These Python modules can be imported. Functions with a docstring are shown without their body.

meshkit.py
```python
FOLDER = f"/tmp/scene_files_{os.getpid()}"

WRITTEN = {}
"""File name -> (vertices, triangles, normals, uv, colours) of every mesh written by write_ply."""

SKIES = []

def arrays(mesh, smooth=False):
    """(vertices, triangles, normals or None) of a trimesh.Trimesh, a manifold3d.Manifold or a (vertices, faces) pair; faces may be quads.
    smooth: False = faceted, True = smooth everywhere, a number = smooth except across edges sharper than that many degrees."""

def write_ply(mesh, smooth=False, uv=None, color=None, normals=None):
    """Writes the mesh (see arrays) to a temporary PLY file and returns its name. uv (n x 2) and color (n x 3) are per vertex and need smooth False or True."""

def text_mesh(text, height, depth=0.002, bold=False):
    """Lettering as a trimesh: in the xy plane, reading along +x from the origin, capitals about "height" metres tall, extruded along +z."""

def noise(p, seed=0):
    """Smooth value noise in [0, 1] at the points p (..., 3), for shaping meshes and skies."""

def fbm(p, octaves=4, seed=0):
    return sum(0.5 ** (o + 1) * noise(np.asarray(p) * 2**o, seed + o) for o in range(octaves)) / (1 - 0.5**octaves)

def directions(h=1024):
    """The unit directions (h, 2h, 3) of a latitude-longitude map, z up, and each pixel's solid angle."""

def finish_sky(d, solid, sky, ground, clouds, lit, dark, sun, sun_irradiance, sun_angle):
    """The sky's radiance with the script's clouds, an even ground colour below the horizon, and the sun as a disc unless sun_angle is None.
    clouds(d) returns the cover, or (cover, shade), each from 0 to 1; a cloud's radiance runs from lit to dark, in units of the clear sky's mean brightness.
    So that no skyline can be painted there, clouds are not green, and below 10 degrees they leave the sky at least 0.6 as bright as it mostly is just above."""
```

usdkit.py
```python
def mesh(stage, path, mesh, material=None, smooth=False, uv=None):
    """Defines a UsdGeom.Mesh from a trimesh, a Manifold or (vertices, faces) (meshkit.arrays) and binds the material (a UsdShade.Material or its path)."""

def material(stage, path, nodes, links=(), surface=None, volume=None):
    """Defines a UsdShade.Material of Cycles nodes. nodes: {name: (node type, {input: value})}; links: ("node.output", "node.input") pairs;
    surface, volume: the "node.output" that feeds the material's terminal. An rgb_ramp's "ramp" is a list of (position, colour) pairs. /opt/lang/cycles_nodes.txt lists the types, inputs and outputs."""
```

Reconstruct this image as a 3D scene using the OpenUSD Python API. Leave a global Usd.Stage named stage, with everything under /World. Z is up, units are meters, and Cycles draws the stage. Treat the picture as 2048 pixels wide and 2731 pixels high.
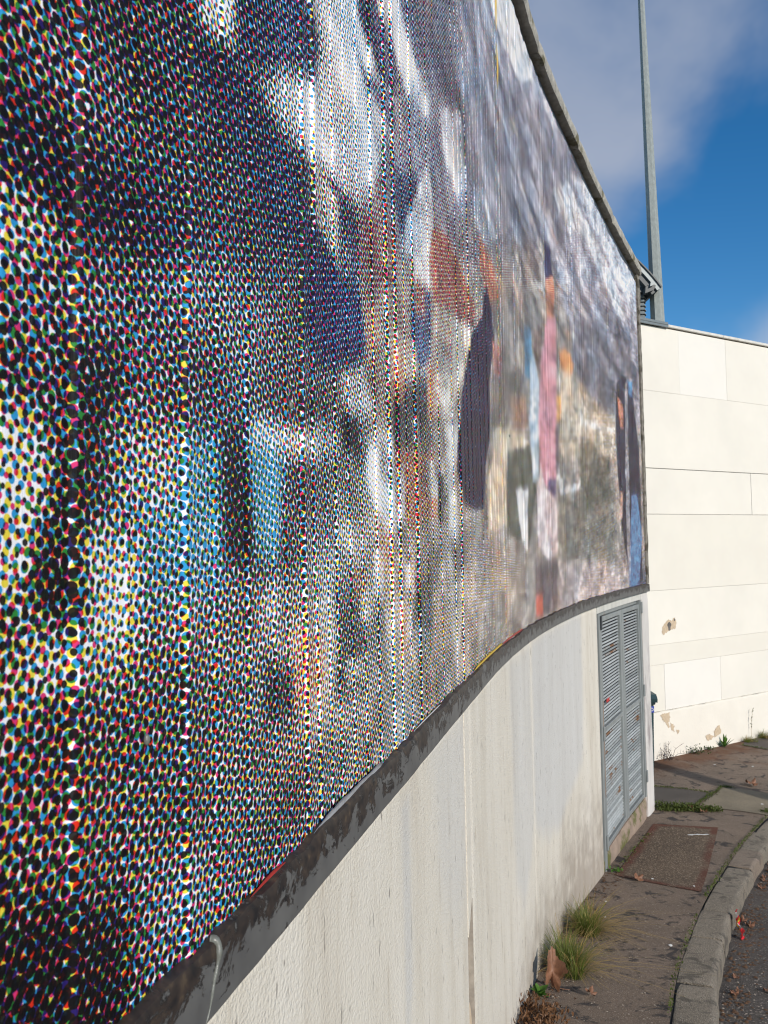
import math
import numpy as np
import trimesh
import shapely
from shapely.geometry import Polygon, box as sbox
from scipy.interpolate import PchipInterpolator, CubicSpline
from pxr import Usd, UsdGeom, UsdLux, UsdShade, Sdf, Gf, Vt
import usdkit
import meshkit

stage = Usd.Stage.CreateInMemory()
UsdGeom.SetStageUpAxis(stage, "Z")
UsdGeom.SetStageMetersPerUnit(stage, 1.0)
world = UsdGeom.Xform.Define(stage, "/World")
stage.SetDefaultPrim(world.GetPrim())
UsdGeom.Scope.Define(stage, "/World/Looks")

# ---------------------------------------------------------------- camera
PITCH, ROLL, EYE = 0.0435, 0.018, 1.7
R0 = np.array([1.0, 0, 0]); U0 = np.array([0, -math.sin(PITCH), math.cos(PITCH)]); FW = np.array([0, math.cos(PITCH), math.sin(PITCH)])
UP = U0 * math.cos(ROLL) + R0 * math.sin(ROLL); RT = R0 * math.cos(ROLL) - U0 * math.sin(ROLL)
cam = UsdGeom.Camera.Define(stage, "/World/camera")
mtx = Gf.Matrix4d(*RT, 0, *UP, 0, *(-FW), 0, 0, 0, EYE, 1)
cam.AddTransformOp().Set(mtx)
FOCAL = 6.81
cam.CreateFocalLengthAttr(FOCAL)
cam.CreateHorizontalApertureAttr(FOCAL * 2048 / 2050.0)
cam.CreateVerticalApertureAttr(FOCAL * 2731 / 2050.0)
cam.CreateClippingRangeAttr(Gf.Vec2f(0.02, 2000))
cam.CreateFStopAttr(3.4)
cam.CreateFocusDistanceAttr(1.9)
cam.CreateExposureAttr(0.0)

# ---------------------------------------------------------------- sky and sun
SUN_AZ = math.atan2(0.482, -0.876)          # direction towards the sun, from +y towards +x
SUN_EL = math.radians(27)
SUN = np.array([math.sin(SUN_AZ) * math.cos(SUN_EL), math.cos(SUN_AZ) * math.cos(SUN_EL), math.sin(SUN_EL)])


def unit(az, el):
    az, el = math.radians(az), math.radians(el)
    return (math.sin(az) * math.cos(el), math.cos(az) * math.cos(el), math.sin(el))


def sky():
    n = {"sky": ("sky_texture", {"sky_type": "single_scattering", "sun_disc": False, "sun_elevation": SUN_EL, "sun_rotation": SUN_AZ,
                                 "altitude": 200.0, "air_density": 1.0, "aerosol_density": 0.15, "ozone_density": 3.0}),
         "tc": ("texture_coordinate", {}),
         "nrm": ("vector_math", {"math_type": "normalize"}),
         "warp": ("mapping", {"scale": (1, 1, 1.15), "location": (3.1, 0.4, 7.7)}),
         "n1": ("noise_texture", {"scale": 2.4, "detail": 6.0, "roughness": 0.48, "distortion": 0.15}),
         "sat": ("hsv", {"saturation": 1.34, "value": 1.22}), "bg": ("background_shader", {"strength": 0.10})}
    l = [("tc.generated", "nrm.vector1"), ("nrm.vector", "warp.vector"), ("warp.vector", "n1.vector")]
    total = None
    # separate clouds standing over the street, and the same broken cover all round
    for k, (az, el, size, amount, push) in enumerate([(12, 42, 0.38, 1.0, 0.05), (31.5, 9.0, 0.145, 1.0, 0.5), (-35, 30, 0.35, 0.9, 0), (-80, 24, 0.3, 1.0, 0),
                                                (80, 30, 0.35, 0.9, 0), (130, 48, 0.25, 0.7, 0), (-150, 34, 0.35, 0.9, 0), (-115, 50, 0.3, 0.8, 0), (60, 14, 0.15, 1, 0)]):
        n[f"d{k}"] = ("vector_math", {"math_type": "distance", "vector2": unit(az, el)})
        n[f"s{k}"] = ("math", {"math_type": "multiply_add", "value2": -1.0 / size, "value3": 1.0 + push})
        l += [("nrm.vector", f"d{k}.vector1"), (f"d{k}.value", f"s{k}.value1")]
        if total is None:
            total = f"s{k}.value"
        else:
            n[f"m{k}"] = ("math", {"math_type": "maximum"})
            l += [(total, f"m{k}.value1"), (f"s{k}.value", f"m{k}.value2")]
            total = f"m{k}.value"
    n["clampd"] = ("math", {"math_type": "maximum", "value2": -0.45})
    n["nz"] = ("math", {"math_type": "multiply_add", "value2": 3.8, "value3": -1.9})
    n["sum"] = ("math", {"math_type": "add"})
    n["mask"] = ("map_range", {"range_type": "smoothstep", "from_min": -0.12, "from_max": 0.75, "to_min": 0.0, "to_max": 0.93, "clamp": True})
    n["shade"] = ("rgb_ramp", {"ramp": [(0.0, (3.3, 3.9, 5.2)), (1.0, (6.0, 6.3, 7.0))]})
    n["sep"] = ("separate_xyz", {})
    n["low"] = ("map_range", {"from_min": 0.15, "from_max": 0.5, "to_min": 1.0, "to_max": 0.0, "clamp": True})
    n["mx"] = ("mix", {"mix_type": "mix"})
    l += [(total, "clampd.value1"), ("n1.fac", "nz.value1"), ("clampd.value", "sum.value1"), ("nz.value", "sum.value2"), ("sum.value", "mask.value"),
          ("nrm.vector", "sep.vector"), ("sep.z", "low.value"), ("low.result", "shade.fac"),
          ("mask.result", "mx.fac"), ("sky.color", "sat.color"), ("sat.color", "mx.color1"), ("shade.color", "mx.color2"), ("mx.color", "bg.color")]
    return usdkit.material(stage, "/World/Looks/sky_air", n, l, surface="bg.background")


dome = UsdLux.DomeLight.Define(stage, "/World/sky")
dome.CreateIntensityAttr(1.0)
UsdShade.MaterialBindingAPI.Apply(dome.GetPrim()).Bind(sky())
sun = UsdLux.DistantLight.Define(stage, "/World/sun")
sun.CreateIntensityAttr(1.0)
sun.CreateAngleAttr(0.55)
sun.CreateNormalizeAttr(True)
sun.CreateColorAttr(Gf.Vec3f(1.0, 0.935, 0.85))
zax = SUN; xax = np.cross([0, 0, 1.0], zax); xax /= np.linalg.norm(xax); yax = np.cross(zax, xax)
sun.AddTransformOp().Set(Gf.Matrix4d(*xax, 0, *yax, 0, *zax, 0, 0, 0, 50, 1))

# ---------------------------------------------------------------- helpers
rng = np.random.default_rng(7)
used = {}


def numbered(parent, name):
    k = used.get((parent, name), 0)
    used[(parent, name)] = k + 1
    return f"{parent}/{name}" + (f"_{k:03d}" if k else "")


def tag(prim, label=None, cat=None, group=None, kind=None):
    for key, v in (("label", label), ("category", cat), ("group", group), ("kind", kind)):
        if v:
            prim.SetCustomDataByKey(key, v)
    return prim


def path_of(parent):
    return "/World" if parent is None else str(parent.GetPath())


def obj(name, mesh, material, parent=None, smooth=False, uv=None, **tags):
    m = usdkit.mesh(stage, numbered(path_of(parent), name), mesh, material, smooth=smooth, uv=uv)
    return tag(m.GetPrim(), **tags)


def thing(name, label=None, cat=None, loc=(0, 0, 0), rz=0.0, parent=None, **tags):
    x = UsdGeom.Xform.Define(stage, numbered(path_of(parent), name))
    x.AddTranslateOp().Set(Gf.Vec3d(*map(float, loc)))
    x.AddRotateZOp().Set(float(rz))
    return tag(x.GetPrim(), label, cat, **tags)


def copy_of(root, loc, rz=0.0, label=None, scale=None):
    was = root.GetCustomData()
    base = root.GetName()
    x = UsdGeom.Xform.Define(stage, numbered("/World", base))
    x.GetPrim().GetReferences().AddInternalReference(root.GetPath())
    x.GetPrim().SetInstanceable(True)
    x.ClearXformOpOrder()
    x.AddTranslateOp().Set(Gf.Vec3d(*map(float, loc)))
    x.AddRotateZOp().Set(float(rz))
    if scale:
        x.AddScaleOp().Set(Gf.Vec3f(scale, scale, scale))
    return tag(x.GetPrim(), label or was.get("label"), was.get("category"), was.get("group"))


def hullbox(x0, x1, y0, y1, z0, z1, b=0.004):
    """a box with chamfered edges"""
    b = min(b, (x1 - x0) / 2.2, (y1 - y0) / 2.2, (z1 - z0) / 2.2)
    p = []
    for x, sx in ((x0, 1), (x1, -1)):
        for y, sy in ((y0, 1), (y1, -1)):
            for z, sz in ((z0, 1), (z1, -1)):
                p += [(x + sx * b, y + sy * b, z), (x + sx * b, y, z + sz * b), (x, y + sy * b, z + sz * b)]
    return trimesh.convex.convex_hull(np.array(p))


def join(*ms):
    return trimesh.util.concatenate(list(ms))


def gridfaces(nr, nc):
    i = np.arange(nr * nc).reshape(nr, nc)
    a, b, c, d = i[:-1, :-1].ravel(), i[:-1, 1:].ravel(), i[1:, 1:].ravel(), i[1:, :-1].ravel()
    return np.vstack([np.stack([a, b, c], 1), np.stack([a, c, d], 1)])


def tube(points, radii, n=6, cap=True):
    P = np.asarray(points, float); r = np.broadcast_to(np.asarray(radii, float), (len(P),))
    T = np.gradient(P, axis=0); T /= np.linalg.norm(T, axis=1, keepdims=True) + 1e-12
    up = np.array([0.0, 0, 1]) if abs(T[0, 2]) < .9 else np.array([1.0, 0, 0])
    A = np.cross(T, up); A /= np.linalg.norm(A, axis=1, keepdims=True); Bv = np.cross(T, A)
    t = np.arange(n) / n * 2 * np.pi
    V = (P[:, None] + r[:, None, None] * (np.cos(t)[None, :, None] * A[:, None] + np.sin(t)[None, :, None] * Bv[:, None])).reshape(-1, 3)
    F = []
    for i in range(len(P) - 1):
        for k in range(n):
            a, b = i * n + k, i * n + (k + 1) % n
            F += [(a, b, b + n), (a, b + n, a + n)]
    if cap:
        for base in (0, (len(P) - 1) * n):
            F += [(base, base + k, base + k + 1) for k in range(1, n - 1)]
    return trimesh.Trimesh(V, np.array(F), process=False)


# curved wall in plan: x as a function of y; s = distance along it, n = out of its face
WX0, WA, WB, WY1 = -0.43435 - 0.02, 0.28553, 0.073907, 2.80363
_Y = np.linspace(-9, 10, 19001)
_X = WX0 + WA * _Y + WB / 2 * np.maximum(0, _Y - WY1) ** 2
_S = np.concatenate([[0], np.cumsum(np.hypot(np.diff(_X), np.diff(_Y)))]); _S -= np.interp(0, _Y, _S)


def wall(s, n=0.0, z=0.0):
    s, n, z = np.broadcast_arrays(np.asarray(s, float), n, z)
    y = np.interp(s, _S, _Y); x = np.interp(s, _S, _X)
    dx = WA + WB * np.maximum(0, y - WY1); q = np.sqrt(1 + dx * dx)
    return np.stack([x + n / q, y - n * dx / q, z], -1)


def wall_frame(s):
    o = wall(s); t = wall(s + .01) - wall(s - .01); t /= np.linalg.norm(t); n = np.array([t[1], -t[0], 0])
    return o, t, n


def slab(s0, s1, z0, z1, n0, n1, ds=0.12, nz=2, bev=0.0, relief=None):
    """closed slab following the curved wall; z0, z1 numbers or functions of s; front face at n1, back at n0"""
    ns = max(2, int(round((s1 - s0) / ds)) + 1)
    S = np.linspace(s0, s1, ns)
    f0 = z0(S) if callable(z0) else np.full(ns, z0); f1 = z1(S) if callable(z1) else np.full(ns, z1)
    T = np.linspace(0, 1, nz)
    Z = f0[:, None] * (1 - T) + f1[:, None] * T
    N = np.full(Z.shape, float(n1))
    if relief is not None:
        N = N + relief(S[:, None] + Z * 0, Z)
    front = wall(S[:, None], N, Z); back = wall(S[:, None], n0, Z)
    if bev:
        N[0] -= bev; N[-1] -= bev; N[:, 0] -= bev; N[:, -1] -= bev
        front = wall(S[:, None], N, Z)
    V = np.vstack([front.reshape(-1, 3), back.reshape(-1, 3)]); o = ns * nz
    F = [gridfaces(ns, nz), gridfaces(ns, nz)[:, ::-1] + o]
    i = np.arange(o).reshape(ns, nz)
    ring = np.concatenate([i[:, 0], i[-1, 1:], i[-2::-1, -1], i[0, -2:0:-1]])
    a, b = ring, np.roll(ring, -1)
    F += [np.stack([a, a + o, b + o], 1), np.stack([a, b + o, b], 1)]
    return trimesh.Trimesh(V, np.vstack(F), process=False)


# ground height along the street
GZ = PchipInterpolator([-200, -60, -4, 0, 2, 3.8, 5, 6.1, 7.65, 9.5, 14, 80, 400], [.9, .9, .4, .22, -.06, -.44, -.68, -.85, -.935, -.965, -1.0, -1.2, -1.2])


def sheet(poly, dz, dy=0.2, dx=None):
    """ground sheet: a plan polygon draped over the street's height, dz above it"""
    poly = Polygon(poly) if not hasattr(poly, "geoms") and not isinstance(poly, Polygon) else poly
    x0, y0, x1, y1 = poly.bounds
    V, F, n = [], [], 0
    ys = np.arange(y0, y1, dy).tolist() + [y1]
    for a, b in zip(ys[:-1], ys[1:]):
        piece = poly.intersection(sbox(x0 - 1, a, x1 + 1, b))
        for g in getattr(piece, "geoms", [piece]):
            if g.geom_type != "Polygon" or g.area < 1e-7:
                continue
            v, f = trimesh.creation.triangulate_polygon(g, engine="earcut")
            V.append(np.column_stack([v, GZ(v[:, 1]) + dz])); F.append(f + n); n += len(v)
    m = trimesh.Trimesh(np.vstack(V), np.vstack(F), process=False)
    m.merge_vertices(digits_vertex=5)
    if m.face_normals[:, 2].mean() < 0:
        m.invert()
    return m


FX0, FY0, FS = 3.28, 9.5, 0.594
_q = math.hypot(1, FS)


def far(s, n=0.0, z=0.0):
    """point on the cream wall across the end: s along it, n out of its face"""
    s, n, z = np.broadcast_arrays(np.asarray(s, float), n, z)
    return np.stack([FX0 + s / _q + n * FS / _q, FY0 + s * FS / _q - n / _q, z], -1)


def farbox(s0, s1, z0, z1, n0, n1, b=0.004):
    m = hullbox(s0, s1, n0, n1, z0, z1, b)
    v = m.vertices.copy()
    m.vertices = far(v[:, 0], v[:, 1], v[:, 2])
    m.invert()
    return m


def curl(seed):
    return np.random.default_rng(seed)


# ---------------------------------------------------------------- materials
def M(name, nodes, links, surface):
    return usdkit.material(stage, "/World/Looks/" + name, nodes, links, surface=surface)


def plain(name, color, rough=0.6, metallic=0.0, spec=0.5, var=0.25, scale=20.0, bump=0.0, bscale=120.0, second=None, stretch=(1, 1, 1), blotch=(0.45, 0.6)):
    """a paint or stone: base colour broken by noise, optional second colour in blotches, optional relief"""
    c = np.array(color, float)
    n = {"g": ("geometry", {}), "mp": ("mapping", {"scale": stretch}), "n": ("noise_texture", {"scale": scale, "detail": 6.0, "roughness": 0.6}),
         "r": ("rgb_ramp", {"ramp": [(0.25, tuple(c * (1 - var))), (0.75, tuple(np.minimum(c * (1 + var), 0.95)))]}),
         "p": ("principled_bsdf", {"roughness": rough, "metallic": metallic, "specular_ior_level": spec})}
    l = [("g.position", "mp.vector"), ("mp.vector", "n.vector"), ("n.fac", "r.fac")]
    out = "r.color"
    if second is not None:
        n["n2"] = ("noise_texture", {"scale": scale * 0.35, "detail": 7.0, "roughness": 0.65})
        n["r2"] = ("map_range", {"range_type": "smoothstep", "from_min": blotch[0], "from_max": blotch[1], "to_min": 0.0, "to_max": 1.0, "clamp": True})
        n["mx"] = ("mix", {"color2": second})
        l += [("mp.vector", "n2.vector"), ("n2.fac", "r2.value"), ("r2.result", "mx.fac"), (out, "mx.color1")]
        out = "mx.color"
    l.append((out, "p.base_color"))
    if bump:
        n["nb"] = ("noise_texture", {"scale": bscale, "detail": 4.0, "roughness": 0.6})
        n["b"] = ("bump", {"strength": 1.0, "distance": bump})
        l += [("mp.vector", "nb.vector"), ("nb.fac", "b.height"), ("b.normal", "p.normal")]
    return M(name, n, l, "p.BSDF")


def halftone():
    """four ink screens of round dots on white paper; the mesh carries how much of each ink lies where"""
    n = {"uv": ("texture_coordinate", {}), "ink": ("attribute", {"attribute": "ink"}), "blk": ("attribute", {"attribute": "black"}),
         "jn": ("noise_texture", {"scale": 38.0, "detail": 1.0}), "jc": ("vector_math", {"math_type": "subtract", "vector2": (.5, .5, .5)}),
         "js": ("vector_math", {"math_type": "scale", "scale": 0.0042}), "w": ("vector_math", {"math_type": "add"}),
         "sp": ("separate_color", {}),
         "flat": ("vector_math", {"math_type": "multiply", "vector2": (1, 1, 0)})}
    l = [("uv.UV", "jn.vector"), ("jn.color", "jc.vector1"), ("jc.vector", "js.vector1"), ("uv.UV", "w.vector1"), ("js.vector", "w.vector2"), ("w.vector", "flat.vector1"), ("ink.color", "sp.color")]
    col = None
    pitch = 0.0118
    for k, (src, ang, color, off) in enumerate([("sp.b", 3, (0.93, 0.74, 0.045), .0), ("sp.g", 72, (0.76, 0.022, 0.17), .37), ("sp.r", 18, (0.012, 0.32, 0.66), .11), ("blk.fac", 45, (0.006, 0.0055, 0.0065), .63)]):
        n[f"m{k}"] = ("mapping", {"mapping_type": "point", "rotation": (0, 0, math.radians(ang)), "scale": (1 / pitch, 1 / pitch, 0), "location": (off, off * 1.7, 0)})
        n[f"f{k}"] = ("vector_math", {"math_type": "fraction"})
        n[f"c{k}"] = ("vector_math", {"math_type": "distance", "vector2": (.5, .5, 0)})
        n[f"a{k}"] = ("math", {"math_type": "multiply", "value2": 1 / math.pi})
        n[f"q{k}"] = ("math", {"math_type": "sqrt"})
        n[f"d{k}"] = ("math", {"math_type": "subtract"})
        n[f"e{k}"] = ("map_range", {"range_type": "smoothstep", "from_min": -0.025, "from_max": 0.025, "to_min": 0.0, "to_max": 0.98, "clamp": True})
        n[f"x{k}"] = ("mix", {"mix_type": "multiply" if k < 3 else "mix", "color2": color})
        l += [("flat.vector", f"m{k}.vector"), (f"m{k}.vector", f"f{k}.vector1"), (f"f{k}.vector", f"c{k}.vector1"), (src, f"a{k}.value1"), (f"a{k}.value", f"q{k}.value1"),
              (f"q{k}.value", f"d{k}.value1"), (f"c{k}.value", f"d{k}.value2"), (f"d{k}.value", f"e{k}.value"), (f"e{k}.result", f"x{k}.fac")]
        if col:
            l.append((col, f"x{k}.color1"))
        else:
            n[f"x{k}"][1]["color1"] = (0.86, 0.86, 0.88)
        col = f"x{k}.color"
    n["bm"] = ("mapping", {"scale": (420.0, 16.0, 1.0)})
    n["bn"] = ("noise_texture", {"scale": 1.0, "detail": 3.0, "roughness": 0.6})
    n["b"] = ("bump", {"strength": 0.55, "distance": 0.0012})
    n["scr"] = ("noise_texture", {"scale": 1.3, "detail": 2.0})
    n["rr"] = ("map_range", {"from_min": 0.3, "from_max": 0.7, "to_min": 0.42, "to_max": 0.66, "clamp": True})
    n["p"] = ("principled_bsdf", {"specular_ior_level": 0.11})
    l += [("uv.UV", "bm.vector"), ("bm.vector", "bn.vector"), ("bn.fac", "b.height"), ("b.normal", "p.normal"), ("bm.vector", "scr.vector"), ("scr.fac", "rr.value"), ("rr.result", "p.roughness"), (col, "p.base_color")]
    return M("halftone_print", n, l, "p.BSDF")


def lower_wall():
    """weathered off-white paint over rough cast concrete; streaks run down it"""
    n = {"g": ("geometry", {}), "st": ("mapping", {"scale": (1, 1, .16)}), "n1": ("noise_texture", {"scale": 6.0, "detail": 7.0, "roughness": .62}),
         "r1": ("rgb_ramp", {"ramp": [(.26, (.54, .48, .395)), (.46, (.65, .60, .51)), (.75, (.72, .675, .595))]}),
         "n2": ("noise_texture", {"scale": 26.0, "detail": 5.0, "roughness": .6}),
         "k2": ("map_range", {"range_type": "smoothstep", "from_min": .58, "from_max": .74, "to_min": 0, "to_max": .55, "clamp": True}),
         "warm": ("mix", {"color2": (.44, .37, .28)}),
         "at": ("attribute", {"attribute": "tone"}), "tm": ("separate_color", {}),
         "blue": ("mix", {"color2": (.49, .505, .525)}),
         "dn": ("noise_texture", {"scale": 9.0, "detail": 4.0, "roughness": .5}),
         "dm": ("math", {"math_type": "multiply"}), "dk": ("map_range", {"range_type": "smoothstep", "from_min": .08, "from_max": .62, "to_min": 0, "to_max": .6, "clamp": True}),
         "dirt": ("mix", {"color2": (.23, .18, .14)}),
         "pm": ("mapping", {"scale": (1, 1, .22)}), "pn": ("noise_texture", {"scale": 75.0, "detail": 3.0, "roughness": .5}),
         "pk": ("map_range", {"range_type": "smoothstep", "from_min": .65, "from_max": .73, "to_min": 0, "to_max": .7, "clamp": True}),
         "pit": ("mix", {"color2": (.17, .15, .13)}),
         "bm": ("mapping", {"scale": (1, 1, 1.0)}), "bn": ("noise_texture", {"scale": 140.0, "detail": 3.0, "roughness": .6}),
         "b": ("bump", {"strength": 1.0, "distance": .0042}),
         "p": ("principled_bsdf", {"roughness": .75, "specular_ior_level": .25})}
    l = [("g.position", "st.vector"), ("st.vector", "n1.vector"), ("n1.fac", "r1.fac"), ("st.vector", "n2.vector"), ("n2.fac", "k2.value"), ("k2.result", "warm.fac"), ("r1.color", "warm.color1"),
         ("at.color", "tm.color"), ("tm.r", "blue.fac"), ("warm.color", "blue.color1"),
         ("g.position", "dn.vector"), ("dn.fac", "dm.value1"), ("tm.g", "dm.value2"), ("dm.value", "dk.value"), ("dk.result", "dirt.fac"), ("blue.color", "dirt.color1"),
         ("g.position", "pm.vector"), ("pm.vector", "pn.vector"), ("pn.fac", "pk.value"), ("pk.result", "pit.fac"), ("dirt.color", "pit.color1"), ("pit.color", "p.base_color"),
         ("g.position", "bm.vector"), ("bm.vector", "bn.vector"), ("bn.fac", "b.height"), ("b.normal", "p.normal")]
    return M("old_white_paint", n, l, "p.BSDF")


def rail_paint():
    n = {"g": ("geometry", {}), "mp": ("mapping", {"scale": (1, 1, 1.4)}), "n1": ("noise_texture", {"scale": 15.0, "detail": 10.0, "roughness": .74, "distortion": .5}),
         "k1": ("map_range", {"range_type": "smoothstep", "from_min": .485, "from_max": .52, "to_min": 0, "to_max": 1, "clamp": True}),
         "n2": ("noise_texture", {"scale": 60.0, "detail": 4.0}), "r2": ("rgb_ramp", {"ramp": [(.3, (.012, .011, .012)), (.6, (.045, .032, .025)), (.8, (.12, .085, .05))]}),
         "n3": ("noise_texture", {"scale": 18.0, "detail": 4.0}), "r3": ("rgb_ramp", {"ramp": [(.3, (.085, .083, .08)), (.7, (.125, .122, .115))]}),
         "zz": ("separate_xyz", {}), "up": ("map_range", {"from_min": 1.215, "from_max": 1.278, "to_min": -.10, "to_max": .12, "clamp": True}),
         "sum": ("math", {"math_type": "add"}),
         "mx": ("mix", {}), "b": ("bump", {"strength": .9, "distance": .004}),
         "p": ("principled_bsdf", {"roughness": .5, "specular_ior_level": .4})}
    l = [("g.position", "mp.vector"), ("mp.vector", "n1.vector"), ("g.position", "zz.vector"), ("zz.z", "up.value"), ("n1.fac", "sum.value1"), ("up.result", "sum.value2"), ("sum.value", "k1.value"), ("g.position", "n2.vector"), ("n2.fac", "r2.fac"),
         ("g.position", "n3.vector"), ("n3.fac", "r3.fac"), ("k1.result", "mx.fac"), ("r3.color", "mx.color1"), ("r2.color", "mx.color2"), ("mx.color", "p.base_color"),
         ("k1.result", "b.height"), ("b.normal", "p.normal")]
    n["b"] = ("bump", {"strength": .9, "distance": .003, "invert": True})
    return M("flaking_grey_paint", n, l, "p.BSDF")


def asphalt(name, base, speck, stain=None, speckle=.62, bump=.006, scale=260.0, dirt=None):
    c = np.array(base)
    n = {"g": ("geometry", {}), "n0": ("noise_texture", {"scale": 2.2, "detail": 6.0, "roughness": .6}),
         "r0": ("rgb_ramp", {"ramp": [(.3, tuple(c * .78)), (.7, tuple(c * 1.22))]}),
         "v": ("voronoi_texture", {"scale": scale, "feature": "f1"}), "vr": ("separate_color", {}),
         "vk": ("map_range", {"from_min": speckle, "from_max": 1.0, "to_min": 0, "to_max": .85, "clamp": True}),
         "sp": ("mix", {"color2": speck}),
         "vd": ("map_range", {"from_min": .0, "from_max": .35, "to_min": .55, "to_max": 0, "clamp": True}),
         "dk": ("mix", {"color2": tuple(c * .35)}),
         "nb": ("noise_texture", {"scale": 150.0, "detail": 3.0}), "hm": ("math", {"math_type": "add"}), "b": ("bump", {"strength": 1.0, "distance": bump}),
         "p": ("principled_bsdf", {"roughness": .82, "specular_ior_level": .3})}
    l = [("g.position", "n0.vector"), ("n0.fac", "r0.fac"), ("g.position", "v.vector"), ("v.color", "vr.color"), ("vr.r", "vk.value"), ("vk.result", "sp.fac"), ("r0.color", "sp.color1"),
         ("vr.g", "vd.value"), ("vd.result", "dk.fac"), ("sp.color", "dk.color1"), ("g.position", "nb.vector"), ("nb.fac", "hm.value1"), ("v.distance", "hm.value2"), ("hm.value", "b.height"), ("b.normal", "p.normal")]
    out = "dk.color"
    if stain is not None:
        n["s1"] = ("noise_texture", {"scale": 6.5, "detail": 8.0, "roughness": .7, "distortion": .8})
        n["s2"] = ("map_range", {"range_type": "smoothstep", "from_min": .535, "from_max": .62, "to_min": 0, "to_max": .85, "clamp": True})
        n["s3"] = ("mix", {"color2": stain})
        l += [("g.position", "s1.vector"), ("s1.fac", "s2.value"), ("s2.result", "s3.fac"), (out, "s3.color1")]
        out = "s3.color"
    if dirt is not None:
        n["at"] = ("attribute", {"attribute": "tone"}); n["tr"] = ("separate_color", {})
        n["dn"] = ("noise_texture", {"scale": 5.0, "detail": 6.0, "roughness": .6}); n["dq"] = ("math", {"math_type": "multiply"})
        n["dz"] = ("map_range", {"range_type": "smoothstep", "from_min": .18, "from_max": .6, "to_min": 0, "to_max": .85, "clamp": True})
        n["dc"] = ("mix", {"color2": dirt})
        l += [("at.color", "tr.color"), ("tr.r", "dq.value1"), ("g.position", "dn.vector"), ("dn.fac", "dq.value2"), ("dq.value", "dz.value"), ("dz.result", "dc.fac"), (out, "dc.color1")]
        out = "dc.color"
    l.append((out, "p.base_color"))
    return M(name, n, l, "p.BSDF")


def leafy(name, c1, c2, rough=.55, trans=.35):
    n = {"g": ("geometry", {}), "r": ("rgb_ramp", {"ramp": [(0, c1), (1, c2)]}), "p": ("principled_bsdf", {"roughness": rough, "specular_ior_level": .35}),
         "t": ("translucent_bsdf", {}), "m": ("mix_closure", {"fac": trans})}
    l = [("g.random_per_island", "r.fac"), ("r.color", "p.base_color"), ("r.color", "t.color"), ("p.BSDF", "m.closure1"), ("t.BSDF", "m.closure2")]
    return M(name, n, l, "m.closure")


def ramped(name, ramp, rough=.6, bump=0):
    n = {"g": ("geometry", {}), "r": ("rgb_ramp", {"ramp": ramp}), "p": ("principled_bsdf", {"roughness": rough, "specular_ior_level": .3})}
    return M(name, n, [("g.random_per_island", "r.fac"), ("r.color", "p.base_color")], "p.BSDF")


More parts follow.
